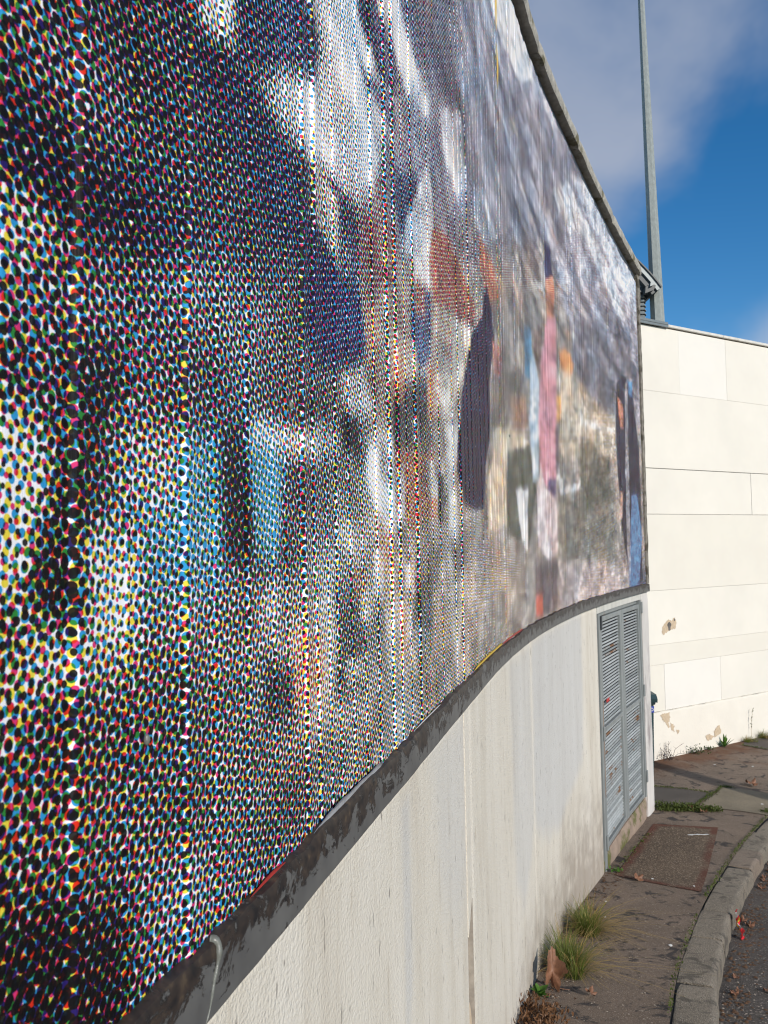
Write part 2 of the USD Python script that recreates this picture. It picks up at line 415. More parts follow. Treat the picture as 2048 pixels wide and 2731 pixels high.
MAT = {
    "print": halftone(),
    "lower": lower_wall(),
    "rail": rail_paint(),
    "backing": plain("shaded_bluegrey_board", (.038, .05, .066), .7, var=.3, scale=9, second=(.10, .09, .08), blotch=(.62, .75)),  # blue-grey board, darkened to paint in the shadow under the coping
    "coping": plain("lichened_concrete", (.38, .36, .31), .85, var=.4, scale=16, bump=.006, bscale=90, second=(.15, .135, .075), blotch=(.52, .66)),
    "trim": plain("old_concrete_edge", (.22, .20, .165), .85, var=.5, scale=22, bump=.005, bscale=80, second=(.07, .06, .04), blotch=(.5, .6)),
    "core": plain("wall_core", (.3, .29, .27), .85, scale=6),
    "lintel": plain("stained_white_concrete", (.56, .55, .50), .8, var=.16, scale=9, bump=.003, stretch=(1, 1, .25), second=(.33, .27, .2), blotch=(.6, .74)),
    "pillar": plain("mottled_white_concrete", (.60, .57, .53), .8, var=.14, scale=7, bump=.004, stretch=(1, 1, .3), second=(.30, .26, .25), blotch=(.54, .68)),
    "galv_door": plain("galvanised_door_steel", (.27, .29, .285), .5, metallic=.25, var=.2, scale=14, stretch=(1, 1, .3), second=(.23, .13, .06), blotch=(.66, .76), bump=.0006),
    "slat": plain("weathered_louvre_steel", (.34, .36, .355), .55, metallic=.2, var=.2, scale=10, second=(.19, .10, .05), blotch=(.68, .78)),
    "slat_dull": plain("dull_louvre_steel", (.25, .27, .265), .6, metallic=.2, var=.25, scale=12, second=(.17, .10, .06), blotch=(.66, .76)),
    "slat_pale": plain("pale_louvre_steel", (.40, .42, .415), .5, metallic=.2, var=.2, scale=12),
    "slat_rusty": plain("rust_flecked_louvre_steel", (.30, .315, .305), .6, metallic=.2, var=.25, scale=14, second=(.20, .095, .04), blotch=(.54, .62)),
    "dark": plain("dark_void", (.012, .012, .013), .9, var=.1),
    "bluehinge": plain("black_hinge", (.03, .035, .04), .5),
    "cream": plain("cream_wall_paint", (.715, .680, .600), .7, var=.05, scale=1.6, bump=.0012, bscale=55, spec=.25),
    "cream_pale": plain("pale_cream_patch", (.735, .705, .640), .7, var=.03, scale=2.2, bump=.0012, bscale=55, spec=.25),
    "cream_deep": plain("deep_cream_patch", (.70, .662, .578), .7, var=.035, scale=2.2, bump=.0012, bscale=55, spec=.25),
    "plinth": plain("chipped_plinth_paint", (.715, .672, .585), .75, var=.05, scale=3, bump=.003, bscale=45, spec=.25, second=(.50, .37, .245), blotch=(.665, .69)),
    "joint": plain("joint_backing_grey", (.16, .15, .13), .9, var=.3),  # dark core colour seen in the gaps between the cream panels
    "bare": plain("bare_render", (.52, .41, .285), .9, var=.2, scale=30, bump=.003),
    "slot": plain("shaded_slot_concrete", (.33, .285, .235), .9, var=.3, scale=30),  # concrete brown with the shade of the slot put into the colour
    "hole": plain("dark_hole", (.12, .11, .10), .9, var=.6, scale=40),
    "flash": plain("grey_flashing", (.21, .235, .235), .45, metallic=.3, var=.12),
    "galv_pole": plain("galvanised_pole_zinc", (.29, .315, .295), .55, metallic=.35, var=.22, scale=34, stretch=(1, 1, .5)),
    "vent": plain("grey_vent_metal", (.20, .225, .225), .45, metallic=.2, var=.1),
    "vent_pale": plain("pale_vent_metal", (.36, .38, .375), .5, metallic=.1, var=.08),
    "vent_dark": plain("dark_vent_metal", (.055, .062, .062), .5, var=.2),
    "bin": plain("dark_green_plastic", (.018, .045, .05), .45, var=.2, scale=8, second=(.06, .10, .10), blotch=(.62, .75)),
    "label_blue": plain("blue_label", (.03, .055, .33), .4, var=.1),
    "white": plain("white_scrap_paper", (.56, .56, .54), .7, var=.1),
    "asphalt": asphalt("brown_grey_asphalt", (.225, .170, .128), (.42, .35, .28), stain=(.035, .033, .036), speckle=.86, dirt=(.16, .068, .032)),
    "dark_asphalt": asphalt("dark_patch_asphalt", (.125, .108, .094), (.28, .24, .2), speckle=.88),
    "tan_slab": asphalt("tan_cracked_slab", (.235, .198, .140), (.4, .34, .26), speckle=.9, bump=.003),
    "red_patch": asphalt("reddish_patch_asphalt", (.150, .108, .074), (.42, .32, .22), speckle=.72, bump=.012, scale=105.0, dirt=(.14, .045, .028)),
    "road": asphalt("road_asphalt", (.115, .100, .088), (.36, .31, .26), speckle=.86, bump=.01, scale=120.0),
    "kerb": asphalt("kerb_concrete", (.285, .245, .192), (.42, .37, .29), stain=(.12, .105, .085), speckle=.75, bump=.009, scale=170.0),
    "kerb_brown": asphalt("brown_kerb_concrete", (.245, .195, .15), (.4, .33, .26), stain=(.12, .10, .08), speckle=.8, bump=.004, scale=230.0),
    "grass": leafy("green_blades", (.13, .165, .03), (.36, .34, .09)),
    "straw": leafy("straw_blades", (.36, .25, .09), (.60, .45, .20), trans=.2),
    "moss": leafy("moss_leaves", (.075, .10, .018), (.20, .20, .045), trans=.2),
    "weed": leafy("weed_leaves", (.085, .19, .03), (.14, .26, .055), trans=.35),
    "herb": leafy("herb_leaves", (.055, .085, .022), (.10, .13, .04), trans=.3),
    "deadleaf": leafy("dead_leaves", (.15, .075, .035), (.36, .20, .10), trans=.15),
    "planeleaf": plain("brown_leaf_tissue", (.19, .088, .046), .6, var=.35, scale=60, bump=.001),
    "twig": plain("dark_twig", (.07, .045, .035), .8),
    "wrap_red": plain("red_foil", (.62, .02, .03), .3, var=.2, scale=40),
    "wrap_white": plain("silver_foil", (.6, .6, .6), .25, metallic=.5, var=.1),
    "wrap_yellow": plain("yellow_foil", (.75, .48, .05), .3, var=.1),
    "grit": ramped("pale_grit", [(0, (.35, .30, .24)), (.6, (.6, .56, .5)), (1, (.75, .74, .72))], .8),
    "chips": ramped("brown_chips", [(0, (.10, .055, .03)), (.6, (.25, .14, .075)), (1, (.36, .24, .13))], .8),
    "glue": plain("dried_glue", (.15, .155, .135), .35, var=.2, scale=50, bump=.001),
    "peel": plain("torn_grey_paper", (.42, .43, .45), .5, var=.25, scale=60, stretch=(2.2, 2.2, .15)),
    "peel_white": plain("torn_white_paper", (.7, .7, .72), .6, var=.15, scale=40),
    "yellow_paper": plain("yellow_paper_edge", (.72, .48, .05), .6, var=.15, scale=25),
    "red_paper": plain("red_paper_edge", (.45, .035, .03), .6, var=.3, scale=25),
    "rust": plain("rust_stain", (.24, .10, .03), .8, var=.5, scale=40),
    "lamp": plain("lamp_steel", (.22, .24, .24), .45, metallic=.4),
}


def primvar(prim, name, values, kind="color"):
    api = UsdGeom.PrimvarsAPI(prim)
    if kind == "color":
        api.CreatePrimvar(name, Sdf.ValueTypeNames.Color3fArray, "vertex").Set(Vt.Vec3fArray.FromNumpy(np.asarray(values, np.float32)))
    else:
        api.CreatePrimvar(name, Sdf.ValueTypeNames.FloatArray, "vertex").Set(Vt.FloatArray.FromNumpy(np.asarray(values, np.float32)))


# ================================================================ the setting: ground, road, pavement, kerb
kin = np.array([(-1.2, -3.0), (-.25, 0.0), (0.52, 1.85), (1.19, 3.394), (1.395, 3.873), (1.763, 4.623), (2.027, 5.128), (2.453, 5.855), (2.74, 6.289), (3.209, 6.926), (3.562, 7.358),
                (4.2, 7.92), (5.2, 8.46), (6.6, 8.85), (9.0, 9.1), (16.0, 9.3)])
_t = np.concatenate([[0], np.cumsum(np.hypot(*np.diff(kin, axis=0).T))])
_ks = PchipInterpolator(_t, kin)
KERB_W, KERB_H = 0.185, 0.12


def kerb_pt(t, u):
    p = _ks(t); d = _ks.derivative()(t); d = d / np.linalg.norm(d, axis=-1, keepdims=True)
    return p + np.asarray(u)[..., None] * np.stack([d[..., 1], -d[..., 0]], -1)


tt = np.linspace(0, _t[-1], 160)
inner = _ks(tt)
S_ = np.linspace(-3.3, 8.29, 90)
wl = wall(S_, .03)[:, :2]

road = obj("road", sheet([(-60, -60), (60, -60), (60, 120), (-60, 120)], -KERB_H, dy=.5), MAT["road"], kind="structure")
land = obj("ground", sheet(Polygon([(-400, -400), (400, -400), (400, 400), (-400, 400)], [[(-59, -59), (59, -59), (59, 119), (-59, 119)]]), -KERB_H - .02, dy=20), MAT["road"], kind="structure")

pave_poly = Polygon(list(map(tuple, inner)) + [(16, 30), (-12, 30), (-12, -3)])
pavement = thing("pavement", kind="structure")
# near field of asphalt, the open field beyond, and smaller pieces let into them
near_cut = Polygon([(-13, -4), (2.55, -4), (20, 5.6), (20, 6.6), (3.599, 7.431), (3.42, 7.544), (3.238, 7.637), (3.0, 7.66), (2.63, 7.67), (-13, 7.9)])


def tone_of(v, f):
    return np.column_stack([f(v[:, 0], v[:, 1]), np.zeros(len(v)), np.zeros(len(v))])


def piece(name, poly, mat, dz=0.0, tone=None, dy=.1):
    m = sheet(poly, dz, dy=dy)
    o = obj(name, m, mat, pavement, smooth=True)
    if tone:
        primvar(o, "tone", tone_of(np.array(m.vertices), tone))
    return o


def far_dist(x, y):
    return -((x - FX0) * FS / _q * -1 + (y - FY0) / _q) * 1.0


def rusty(x, y):
    d = far_dist(x, y)                     # metres in front of the cream wall
    a = np.clip(1.25 - d / .75, 0, 1) * np.clip((x - 2.6) / .4, 0, 1) * np.clip((5.6 - x) / .8, 0, 1)
    b = np.exp(-((y - (9.46 - .55 * (x - 4.0))) / .10) ** 2) * np.clip((x - 3.9) / .4, 0, 1) * .8
    return np.maximum(a, b)


far_poly = pave_poly.difference(near_cut)
m = sheet(far_poly, 0, dy=.12)
field_v, field_f = trimesh.remesh.subdivide_to_size(m.vertices, m.faces, .35, max_iter=12)
field_v[:, 2] = GZ(field_v[:, 1])
fm = trimesh.Trimesh(field_v, field_f, process=False)
o = obj("asphalt_field", fm, MAT["asphalt"], pavement, smooth=True); primvar(o, "tone", tone_of(field_v, rusty))
nv, nf = trimesh.remesh.subdivide_to_size(*(lambda q: (q.vertices, q.faces))(sheet(pave_poly.intersection(near_cut), 0, dy=.12)), .35, max_iter=12)
nv[:, 2] = GZ(nv[:, 1])
o = obj("asphalt_field", trimesh.Trimesh(nv, nf, process=False), MAT["asphalt"], pavement, smooth=True); primvar(o, "tone", np.zeros((len(nv), 3)))
rp = [(2.439, 7.234), (2.98, 7.096), (2.175, 5.501), (1.704, 5.954)]
rpoly = Polygon(rp)


def red_edge(x, y):
    pts = shapely.points(x, y)
    d = shapely.distance(pts, rpoly.exterior)
    return np.clip(1.3 - d / .09, 0, 1)


rv, rf = trimesh.remesh.subdivide_to_size(*(lambda q: (q.vertices, q.faces))(sheet(rpoly, .005, dy=.06)), .07, max_iter=12)
o = obj("asphalt_patch", trimesh.Trimesh(rv, rf, process=False), MAT["red_patch"], pavement, smooth=True, label="reddish coarse patch let into the pavement in front of the louvred door")
primvar(o, "tone", tone_of(rv, red_edge))
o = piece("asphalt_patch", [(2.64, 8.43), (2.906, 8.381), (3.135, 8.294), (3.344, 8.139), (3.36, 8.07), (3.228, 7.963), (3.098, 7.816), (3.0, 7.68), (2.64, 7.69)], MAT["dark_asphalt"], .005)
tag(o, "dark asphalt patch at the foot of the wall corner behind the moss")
piece("slab", [(3.577, 8.355), (3.752, 8.257), (3.934, 8.104), (4.45, 7.9), (4.7, 8.02), (3.9, 7.55), (3.62, 7.40), (3.42, 7.544), (3.238, 7.637), (3.12, 7.80), (3.25, 7.955), (3.39, 8.1)], MAT["tan_slab"], .006)
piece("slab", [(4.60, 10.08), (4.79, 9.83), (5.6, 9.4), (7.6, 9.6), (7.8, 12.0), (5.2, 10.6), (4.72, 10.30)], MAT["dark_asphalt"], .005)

# kerb stones, each its own piece
kerb = thing("kerb", kind="structure")
prof = [(0.0, -.30), (0.0, -.006), (.008, 0.0), (.148, 0.0), (.163, -.004), (.174, -.013), (.180, -.026), (KERB_W, -.13), (KERB_W, -.30)]


def t_near(p):
    return float(tt[np.argmin(np.hypot(*(inner - np.array(p)).T))])


tf = np.linspace(0, _t[-1], 6000); finner = _ks(tf)
joints = [float(tf[np.argmin(np.hypot(*(finner - np.array(p)).T))]) for p in [(1.46, 3.833), (1.758, 4.589), (2.03, 5.124), (2.425, 5.788), (2.685, 6.15), (2.952, 6.544), (3.262, 6.986)]]
while joints[0] > .9:
    joints.insert(0, joints[0] - .72)
while joints[-1] < _t[-1] - 1.0:
    joints.append(joints[-1] + .56)
kr = curl(5)
for k, (a, b) in enumerate(zip(joints[:-1], joints[1:])):
    a += .008; b -= .008
    T = np.linspace(a, b, 7)
    du, dv = kr.uniform(-.011, .011), kr.uniform(-.009, .003)
    V = []
    for t_, e in zip(T, [1, 0, 0, 0, 0, 0, 1]):
        for (u, v) in prof:
            q = kerb_pt(np.array(t_), np.array(u + du + (0 if u == 0 else kr.uniform(-.004, .004)) - e * .004 * (u > .1)))
            V.append((q[0], q[1], float(GZ(q[1])) + v + dv + (-.007 * e if -.05 < v else 0) + kr.uniform(-.002, .002)))
    V = np.array(V); c = len(prof)
    F = gridfaces(7, c)
    caps = [(0, i, i + 1) for i in range(1, c - 1)] + [((6 * c), 6 * c + i + 1, 6 * c + i) for i in range(1, c - 1)]
    km = trimesh.Trimesh(V, np.vstack([F, caps]), process=False)
    trimesh.repair.fix_normals(km)
    o = obj("kerb_stone", km, MAT["kerb_brown" if k == joints.index(min(joints, key=lambda j: abs(j - joints[-1]))) or abs(T[3] - t_near((2.80, 6.35))) < .25 else "kerb"], kerb, smooth=35)
kP, kQ = kerb_pt(tt, np.full(len(tt), -.015)), kerb_pt(tt, np.full(len(tt), .165))
kV = np.stack([np.column_stack([kP, GZ(kP[:, 1]) - .012]), np.column_stack([kQ, GZ(kQ[:, 1]) - .02])], 1).reshape(-1, 3)
obj("kerb_bed", trimesh.Trimesh(kV, gridfaces(len(tt), 2), process=False), MAT["dark"], kerb)

# ================================================================ the curved wall with its door, ledge and coping
ctop = PchipInterpolator([-4, 3, 4.65, 5.65, 6.55, 7.44, 8.3], [4.72, 4.72, 4.74, 4.775, 4.72, 4.60, 4.45])
gfoot = lambda s: GZ(np.interp(s, _S, _Y)) - .06
cw = thing("curved_wall", "tall curved off-white concrete wall carrying the dotted poster, with a louvred steel door at its far end", "wall")
obj("wall_core", slab(-3.2, 6.40, gfoot, lambda s: ctop(s) - .12, -.34, -.035, ds=.2), MAT["core"], cw)
obj("wall_core", slab(6.401, 8.05, 1.21, lambda s: ctop(s) - .12, -.34, -.036, ds=.2), MAT["core"], cw)
obj("wall_core", slab(8.051, 8.285, gfoot, lambda s: ctop(s) - .12, -.34, -.035, ds=.1), MAT["core"], cw)

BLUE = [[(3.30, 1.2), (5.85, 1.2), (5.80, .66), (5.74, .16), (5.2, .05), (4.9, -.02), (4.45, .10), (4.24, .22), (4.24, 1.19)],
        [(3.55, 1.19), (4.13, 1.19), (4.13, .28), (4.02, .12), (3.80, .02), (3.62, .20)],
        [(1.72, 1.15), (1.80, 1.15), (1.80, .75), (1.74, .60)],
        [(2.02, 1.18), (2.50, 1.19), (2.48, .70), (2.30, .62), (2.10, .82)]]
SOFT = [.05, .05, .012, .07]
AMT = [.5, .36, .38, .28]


def signed(poly, s, z):
    """signed distance to a polygon, negative inside"""
    P = np.asarray(poly, float); d = np.full(s.shape, 1e9); inside = np.zeros(s.shape, bool)
    for (x0, y0), (x1, y1) in zip(P, np.roll(P, -1, axis=0)):
        ex, ey = x1 - x0, y1 - y0
        t = np.clip(((s - x0) * ex + (z - y0) * ey) / (ex * ex + ey * ey + 1e-12), 0, 1)
        d = np.minimum(d, np.hypot(s - x0 - t * ex, z - y0 - t * ey))
        hit = ((y0 > z) != (y1 > z))
        inside ^= hit & (s < (x1 - x0) * (z - y0) / (y1 - y0 + 1e-12) + x0)
    return np.where(inside, -d, d)


def lower_panel(s0, s1, z1=1.199, n=0.0, z0=gfoot):
    ns = int((s1 - s0) / .03) + 2; nz = 60
    S = np.linspace(s0, s1, ns); f0 = z0(S) if callable(z0) else np.full(ns, z0)
    mm = slab(s0, s1, z0, z1, -.034, n, ds=(s1 - s0) / (ns - 1), nz=nz, bev=.005)
    v = mm.vertices
    sv = np.interp(v[:, 1] * 0, [0], [0])
    k = len(v) // 2
    SS = np.repeat(S, nz); T = np.tile(np.linspace(0, 1, nz), ns); ZZ = np.repeat(f0, nz) * (1 - T) + z1 * T
    wob = (meshkit.fbm(np.column_stack([SS * 5, ZZ * 5, SS * 0]), 3, 3) - .5) * .10
    blue = np.zeros(k)
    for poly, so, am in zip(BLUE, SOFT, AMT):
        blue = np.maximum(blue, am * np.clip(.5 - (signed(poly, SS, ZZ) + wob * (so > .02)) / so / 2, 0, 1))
    h = ZZ - GZ(np.interp(SS, _S, _Y))
    dirt = np.clip(1.25 - h / np.where(SS > 5, .85, .5), 0, 1.2) * np.clip((SS - 3.0) / 1.2, .35, 1)
    tone = np.column_stack([blue, dirt, np.zeros(k)])
    o = obj("wall_panel", mm, MAT["lower"], cw)
    primvar(o, "tone", np.vstack([tone, tone]))
    return o


lower_panel(-3.2, 2.498, n=.006)
lower_panel(2.575, 4.165, n=.006)
lower_panel(4.192, 6.395, n=-.002)
# above the blocked-up slot the render runs on; below it the slot is open
top_fill = slab(2.4985, 2.5745, lambda s: .50 + (s - 2.4985) * 1.3, 1.1985, -.034, .0045, ds=.02)
o = obj("joint_fill", top_fill, MAT["lower"], cw); primvar(o, "tone", np.zeros((len(top_fill.vertices), 3)))
o = obj("slot_back", slab(2.499, 2.5735, gfoot, .49, -.034, -.022, ds=.04), MAT["lintel"], cw)
obj("slot_shade_liner", slab(2.5705, 2.5745, gfoot, .585, -.034, .0045, ds=.004), MAT["slot"], cw)  # thin liner over the sunlit far face, shade painted as darker colour
obj("slot_rubble", trimesh.Trimesh(*(lambda q: (wall(2.54 + q.vertices[:, 0] * .025, -.012 + q.vertices[:, 1] * .012, .20 + q.vertices[:, 2] * .09), q.faces))(trimesh.creation.icosphere(2)), process=False), MAT["bare"], cw)

# steel ledge under the poster, in lengths
for a, b in [(-3.2, -.4), (-.396, 2.05), (2.054, 4.45), (4.454, 6.42), (6.424, 8.285)]:
    ns = int((b - a) / .02) + 2
    S = np.linspace(a, b, ns)
    jag = meshkit.fbm(np.column_stack([S * 22, S * 0, S * 0]), 4, 11) - .5
    jag2 = meshkit.fbm(np.column_stack([S * 9, S * 0 + 4, S * 0]), 4, 12) - .5
    ringp = [(-.034, 1.2), (.020, 1.2), (.0215, 1.203), (.0205, 1.262), (.017, 1.274), (.004, 1.277), (-.034, 1.277)]
    V = []
    for k, (nn, zz) in enumerate(ringp):
        up = zz > 1.25
        V.append(wall(S, nn + (jag * .0022 if 0 < k < 6 else 0), zz + (jag * .012 + jag2 * .012) * up + (jag2 * .003 if k in (1, 2) else 0)))
    V = np.stack(V, 1).reshape(-1, 3); c = len(ringp)
    caps = [(0, i, i + 1) for i in range(1, c - 1)] + [((ns - 1) * c, (ns - 1) * c + i + 1, (ns - 1) * c + i) for i in range(1, c - 1)]
    lm = trimesh.Trimesh(V, np.vstack([gridfaces(ns, c), np.array(caps)]), process=False); trimesh.repair.fix_normals(lm)
    obj("ledge", lm, MAT["rail"], cw, smooth=30)

# dried glue and torn paper along the ledge belong to the poster (below)
# band behind the top of the poster, coping stones, end trim
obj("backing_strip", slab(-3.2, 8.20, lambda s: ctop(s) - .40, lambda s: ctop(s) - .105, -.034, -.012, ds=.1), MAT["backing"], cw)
edges = [-3.2, -1.6, 0.0, 1.6, 3.2, 4.75, 6.05, 7.25, 8.29]
for a, b in zip(edges[:-1], edges[1:]):
    rel = lambda s, z: (meshkit.fbm(np.stack([s * 9, z * 9, s * 0], -1), 4, 2) - .5) * .012
    obj("coping_stone", slab(a + .003, b - .003, lambda s: ctop(s) - .085, lambda s: ctop(s) + .0, -.37, .050, ds=.06, nz=5, bev=.008, relief=rel), MAT["coping"], cw, smooth=40)
obj("end_trim", slab(8.215, 8.288, 1.279, lambda s: ctop(s) - .101, -.034, .022, ds=.03, nz=60, bev=.004, relief=lambda s, z: (meshkit.fbm(np.stack([s * 20, z * 14, s * 0], -1), 3, 8) - .5) * .012), MAT["trim"], cw, smooth=40)

# door recess: lintel, pillar, sill
obj("lintel", slab(6.405, 8.035, 1.135, 1.1985, -.30, -.006, ds=.08), MAT["lintel"], cw)
obj("end_pillar", slab(8.04, 8.288, gfoot, 1.1985, -.034, .004, ds=.04, nz=30, bev=.006, relief=lambda s, z: (meshkit.fbm(np.stack([s * 14, z * 5, s * 0], -1), 3, 4) - .5) * .008), MAT["pillar"], cw, smooth=40)
sill = slab(6.405, 8.036, gfoot, -.745, -.30, .0, ds=.06, nz=6, bev=.012, relief=lambda s, z: (meshkit.fbm(np.stack([s * 10, z * 10, s * 0], -1), 3, 5) - .5) * .02)
obj("sill", sill, plain("mossy_sill", (.30, .225, .17), .85, var=.3, scale=10, second=(.12, .12, .035), blotch=(.5, .6), bump=.006), cw, smooth=40)
obj("recess_back", slab(6.405, 8.036, -.75, 1.14, -.30, -.12, ds=.2), MAT["dark"], cw)


def local(s, boxes):
    """boxes (a0, a1, z0, z1, b0, b1) in the door's own frame at s: along, height, out"""
    o, t, n = wall_frame(s)
    out = []
    for a0, a1, z0, z1, b0, b1 in boxes:
        q = hullbox(a0, a1, b0, b1, z0, z1, .003)
        v = q.vertices
        q.vertices = o + v[:, :1] * t + v[:, 1:2] * n + np.array([0, 0, 1.0]) * v[:, 2:]
        q.invert()
        out.append(q)
    return join(*out)


ZB, ZT = -.735, 1.128
sA, sB = 6.425, 8.03
sm = 7.345
obj("door_frame", join(local(6.448, [(-.028, .028, -.90, ZT, -.05, .006)]), local(8.012, [(-.016, .018, ZB, ZT, -.05, -.004)]), local((6.47 + 7.99) / 2, [(-.755, .755, ZT - .03, ZT + .005, -.058, -.022)])), MAT["galv_door"], cw)
obj("door_gap", local(6.412, [(-.007, .006, -.93, 1.13, -.05, -.012)]), MAT["dark"], cw)
dr = curl(9)
for (l0, l1, side) in [(6.482, 7.335, 0), (7.345, 7.992, 1)]:
    mid = (l0 + l1) / 2; h = (l1 - l0) / 2
    leaf = thing("door_leaf", parent=cw)
    obj("stile", local(mid, [(-h, -h + (.115 if side == 0 else .055), ZB, ZT - .035, -.045, -.012)]), MAT["galv_door"], leaf)
    obj("stile", local(mid, [(h - (.062 if side == 0 else .032), h, ZB, ZT - .035, -.045, -.012)]), MAT["galv_door"], leaf)
    obj("top_rail", local(mid, [(-h + .115, h - .062, ZT - .075, ZT - .036, -.045, -.014)] if side == 0 else [(-h + .055, h - .032, ZT - .075, ZT - .036, -.045, -.014)]), MAT["galv_door"], leaf)
    a0, a1 = (-h + .116, h - .063) if side == 0 else (-h + .056, h - .033)
    obj("bottom_rail", local(mid, [(a0, a1, ZB, ZB + .035, -.045, -.014)]), MAT["galv_door"], leaf)
    obj("middle_rail", local(mid, [(a0, a1, .172, .208, -.05, -.013)]), MAT["galv_door"], leaf)
    o_, t_, n_ = wall_frame(mid)
    obj("leaf_shade_back", local(mid, [(a0, a1, ZB + .036, .171, -.075, -.062)]), MAT["dark"], leaf)  # black sheets paint the shade between the slats, dark even in sun
    obj("leaf_shade_back", local(mid, [(a0, a1, .209, ZT - .076, -.075, -.062)]), MAT["dark"], leaf)
    zz = list(np.arange(ZB + .055, .165, .0268)) + list(np.arange(.226, ZT - .085, .0268))
    for z in zz:
        tilt = math.radians(52 + dr.uniform(-5, 5)); d = .0150
        q = hullbox(a0 + .001, a1 - .001, -d / 2, d / 2, -.0016, .0016, .0007)
        v = q.vertices.copy()
        y_, z_ = v[:, 1] * math.cos(tilt) + v[:, 2] * math.sin(tilt), -v[:, 1] * math.sin(tilt) + v[:, 2] * math.cos(tilt)
        q.vertices = o_ + v[:, :1] * t_ + (y_[:, None] - .034) * n_ + np.array([0, 0, 1.0]) * (z_[:, None] + z)
        q.invert()
        obj("slat", q, MAT[("slat", "slat", "slat_dull", "slat_pale", "slat_rusty")[int(dr.integers(0, 5))]], leaf)
    for zh in ([1.06, .20, -.64] if side == 0 else [1.06, .27, -.54]):
        sh = 6.462 if side == 0 else 8.016
        obj("hinge", local(sh, [(-.014, .014, zh - .055, zh + .055, .007 if side == 0 else -.003, .020 if side == 0 else .012)]), MAT["bluehinge"] if (side == 0 and zh > 1) else MAT["galv_door"], leaf)
obj("rust_streak", local(6.478, [(-.006, .005, -.3, .45, -.012, .0072)]), MAT["rust"], cw)
obj("red_mark", local(6.73, [(-.05, .05, .395, .425, -.0135, -.009)]), MAT["red_paper"], cw)

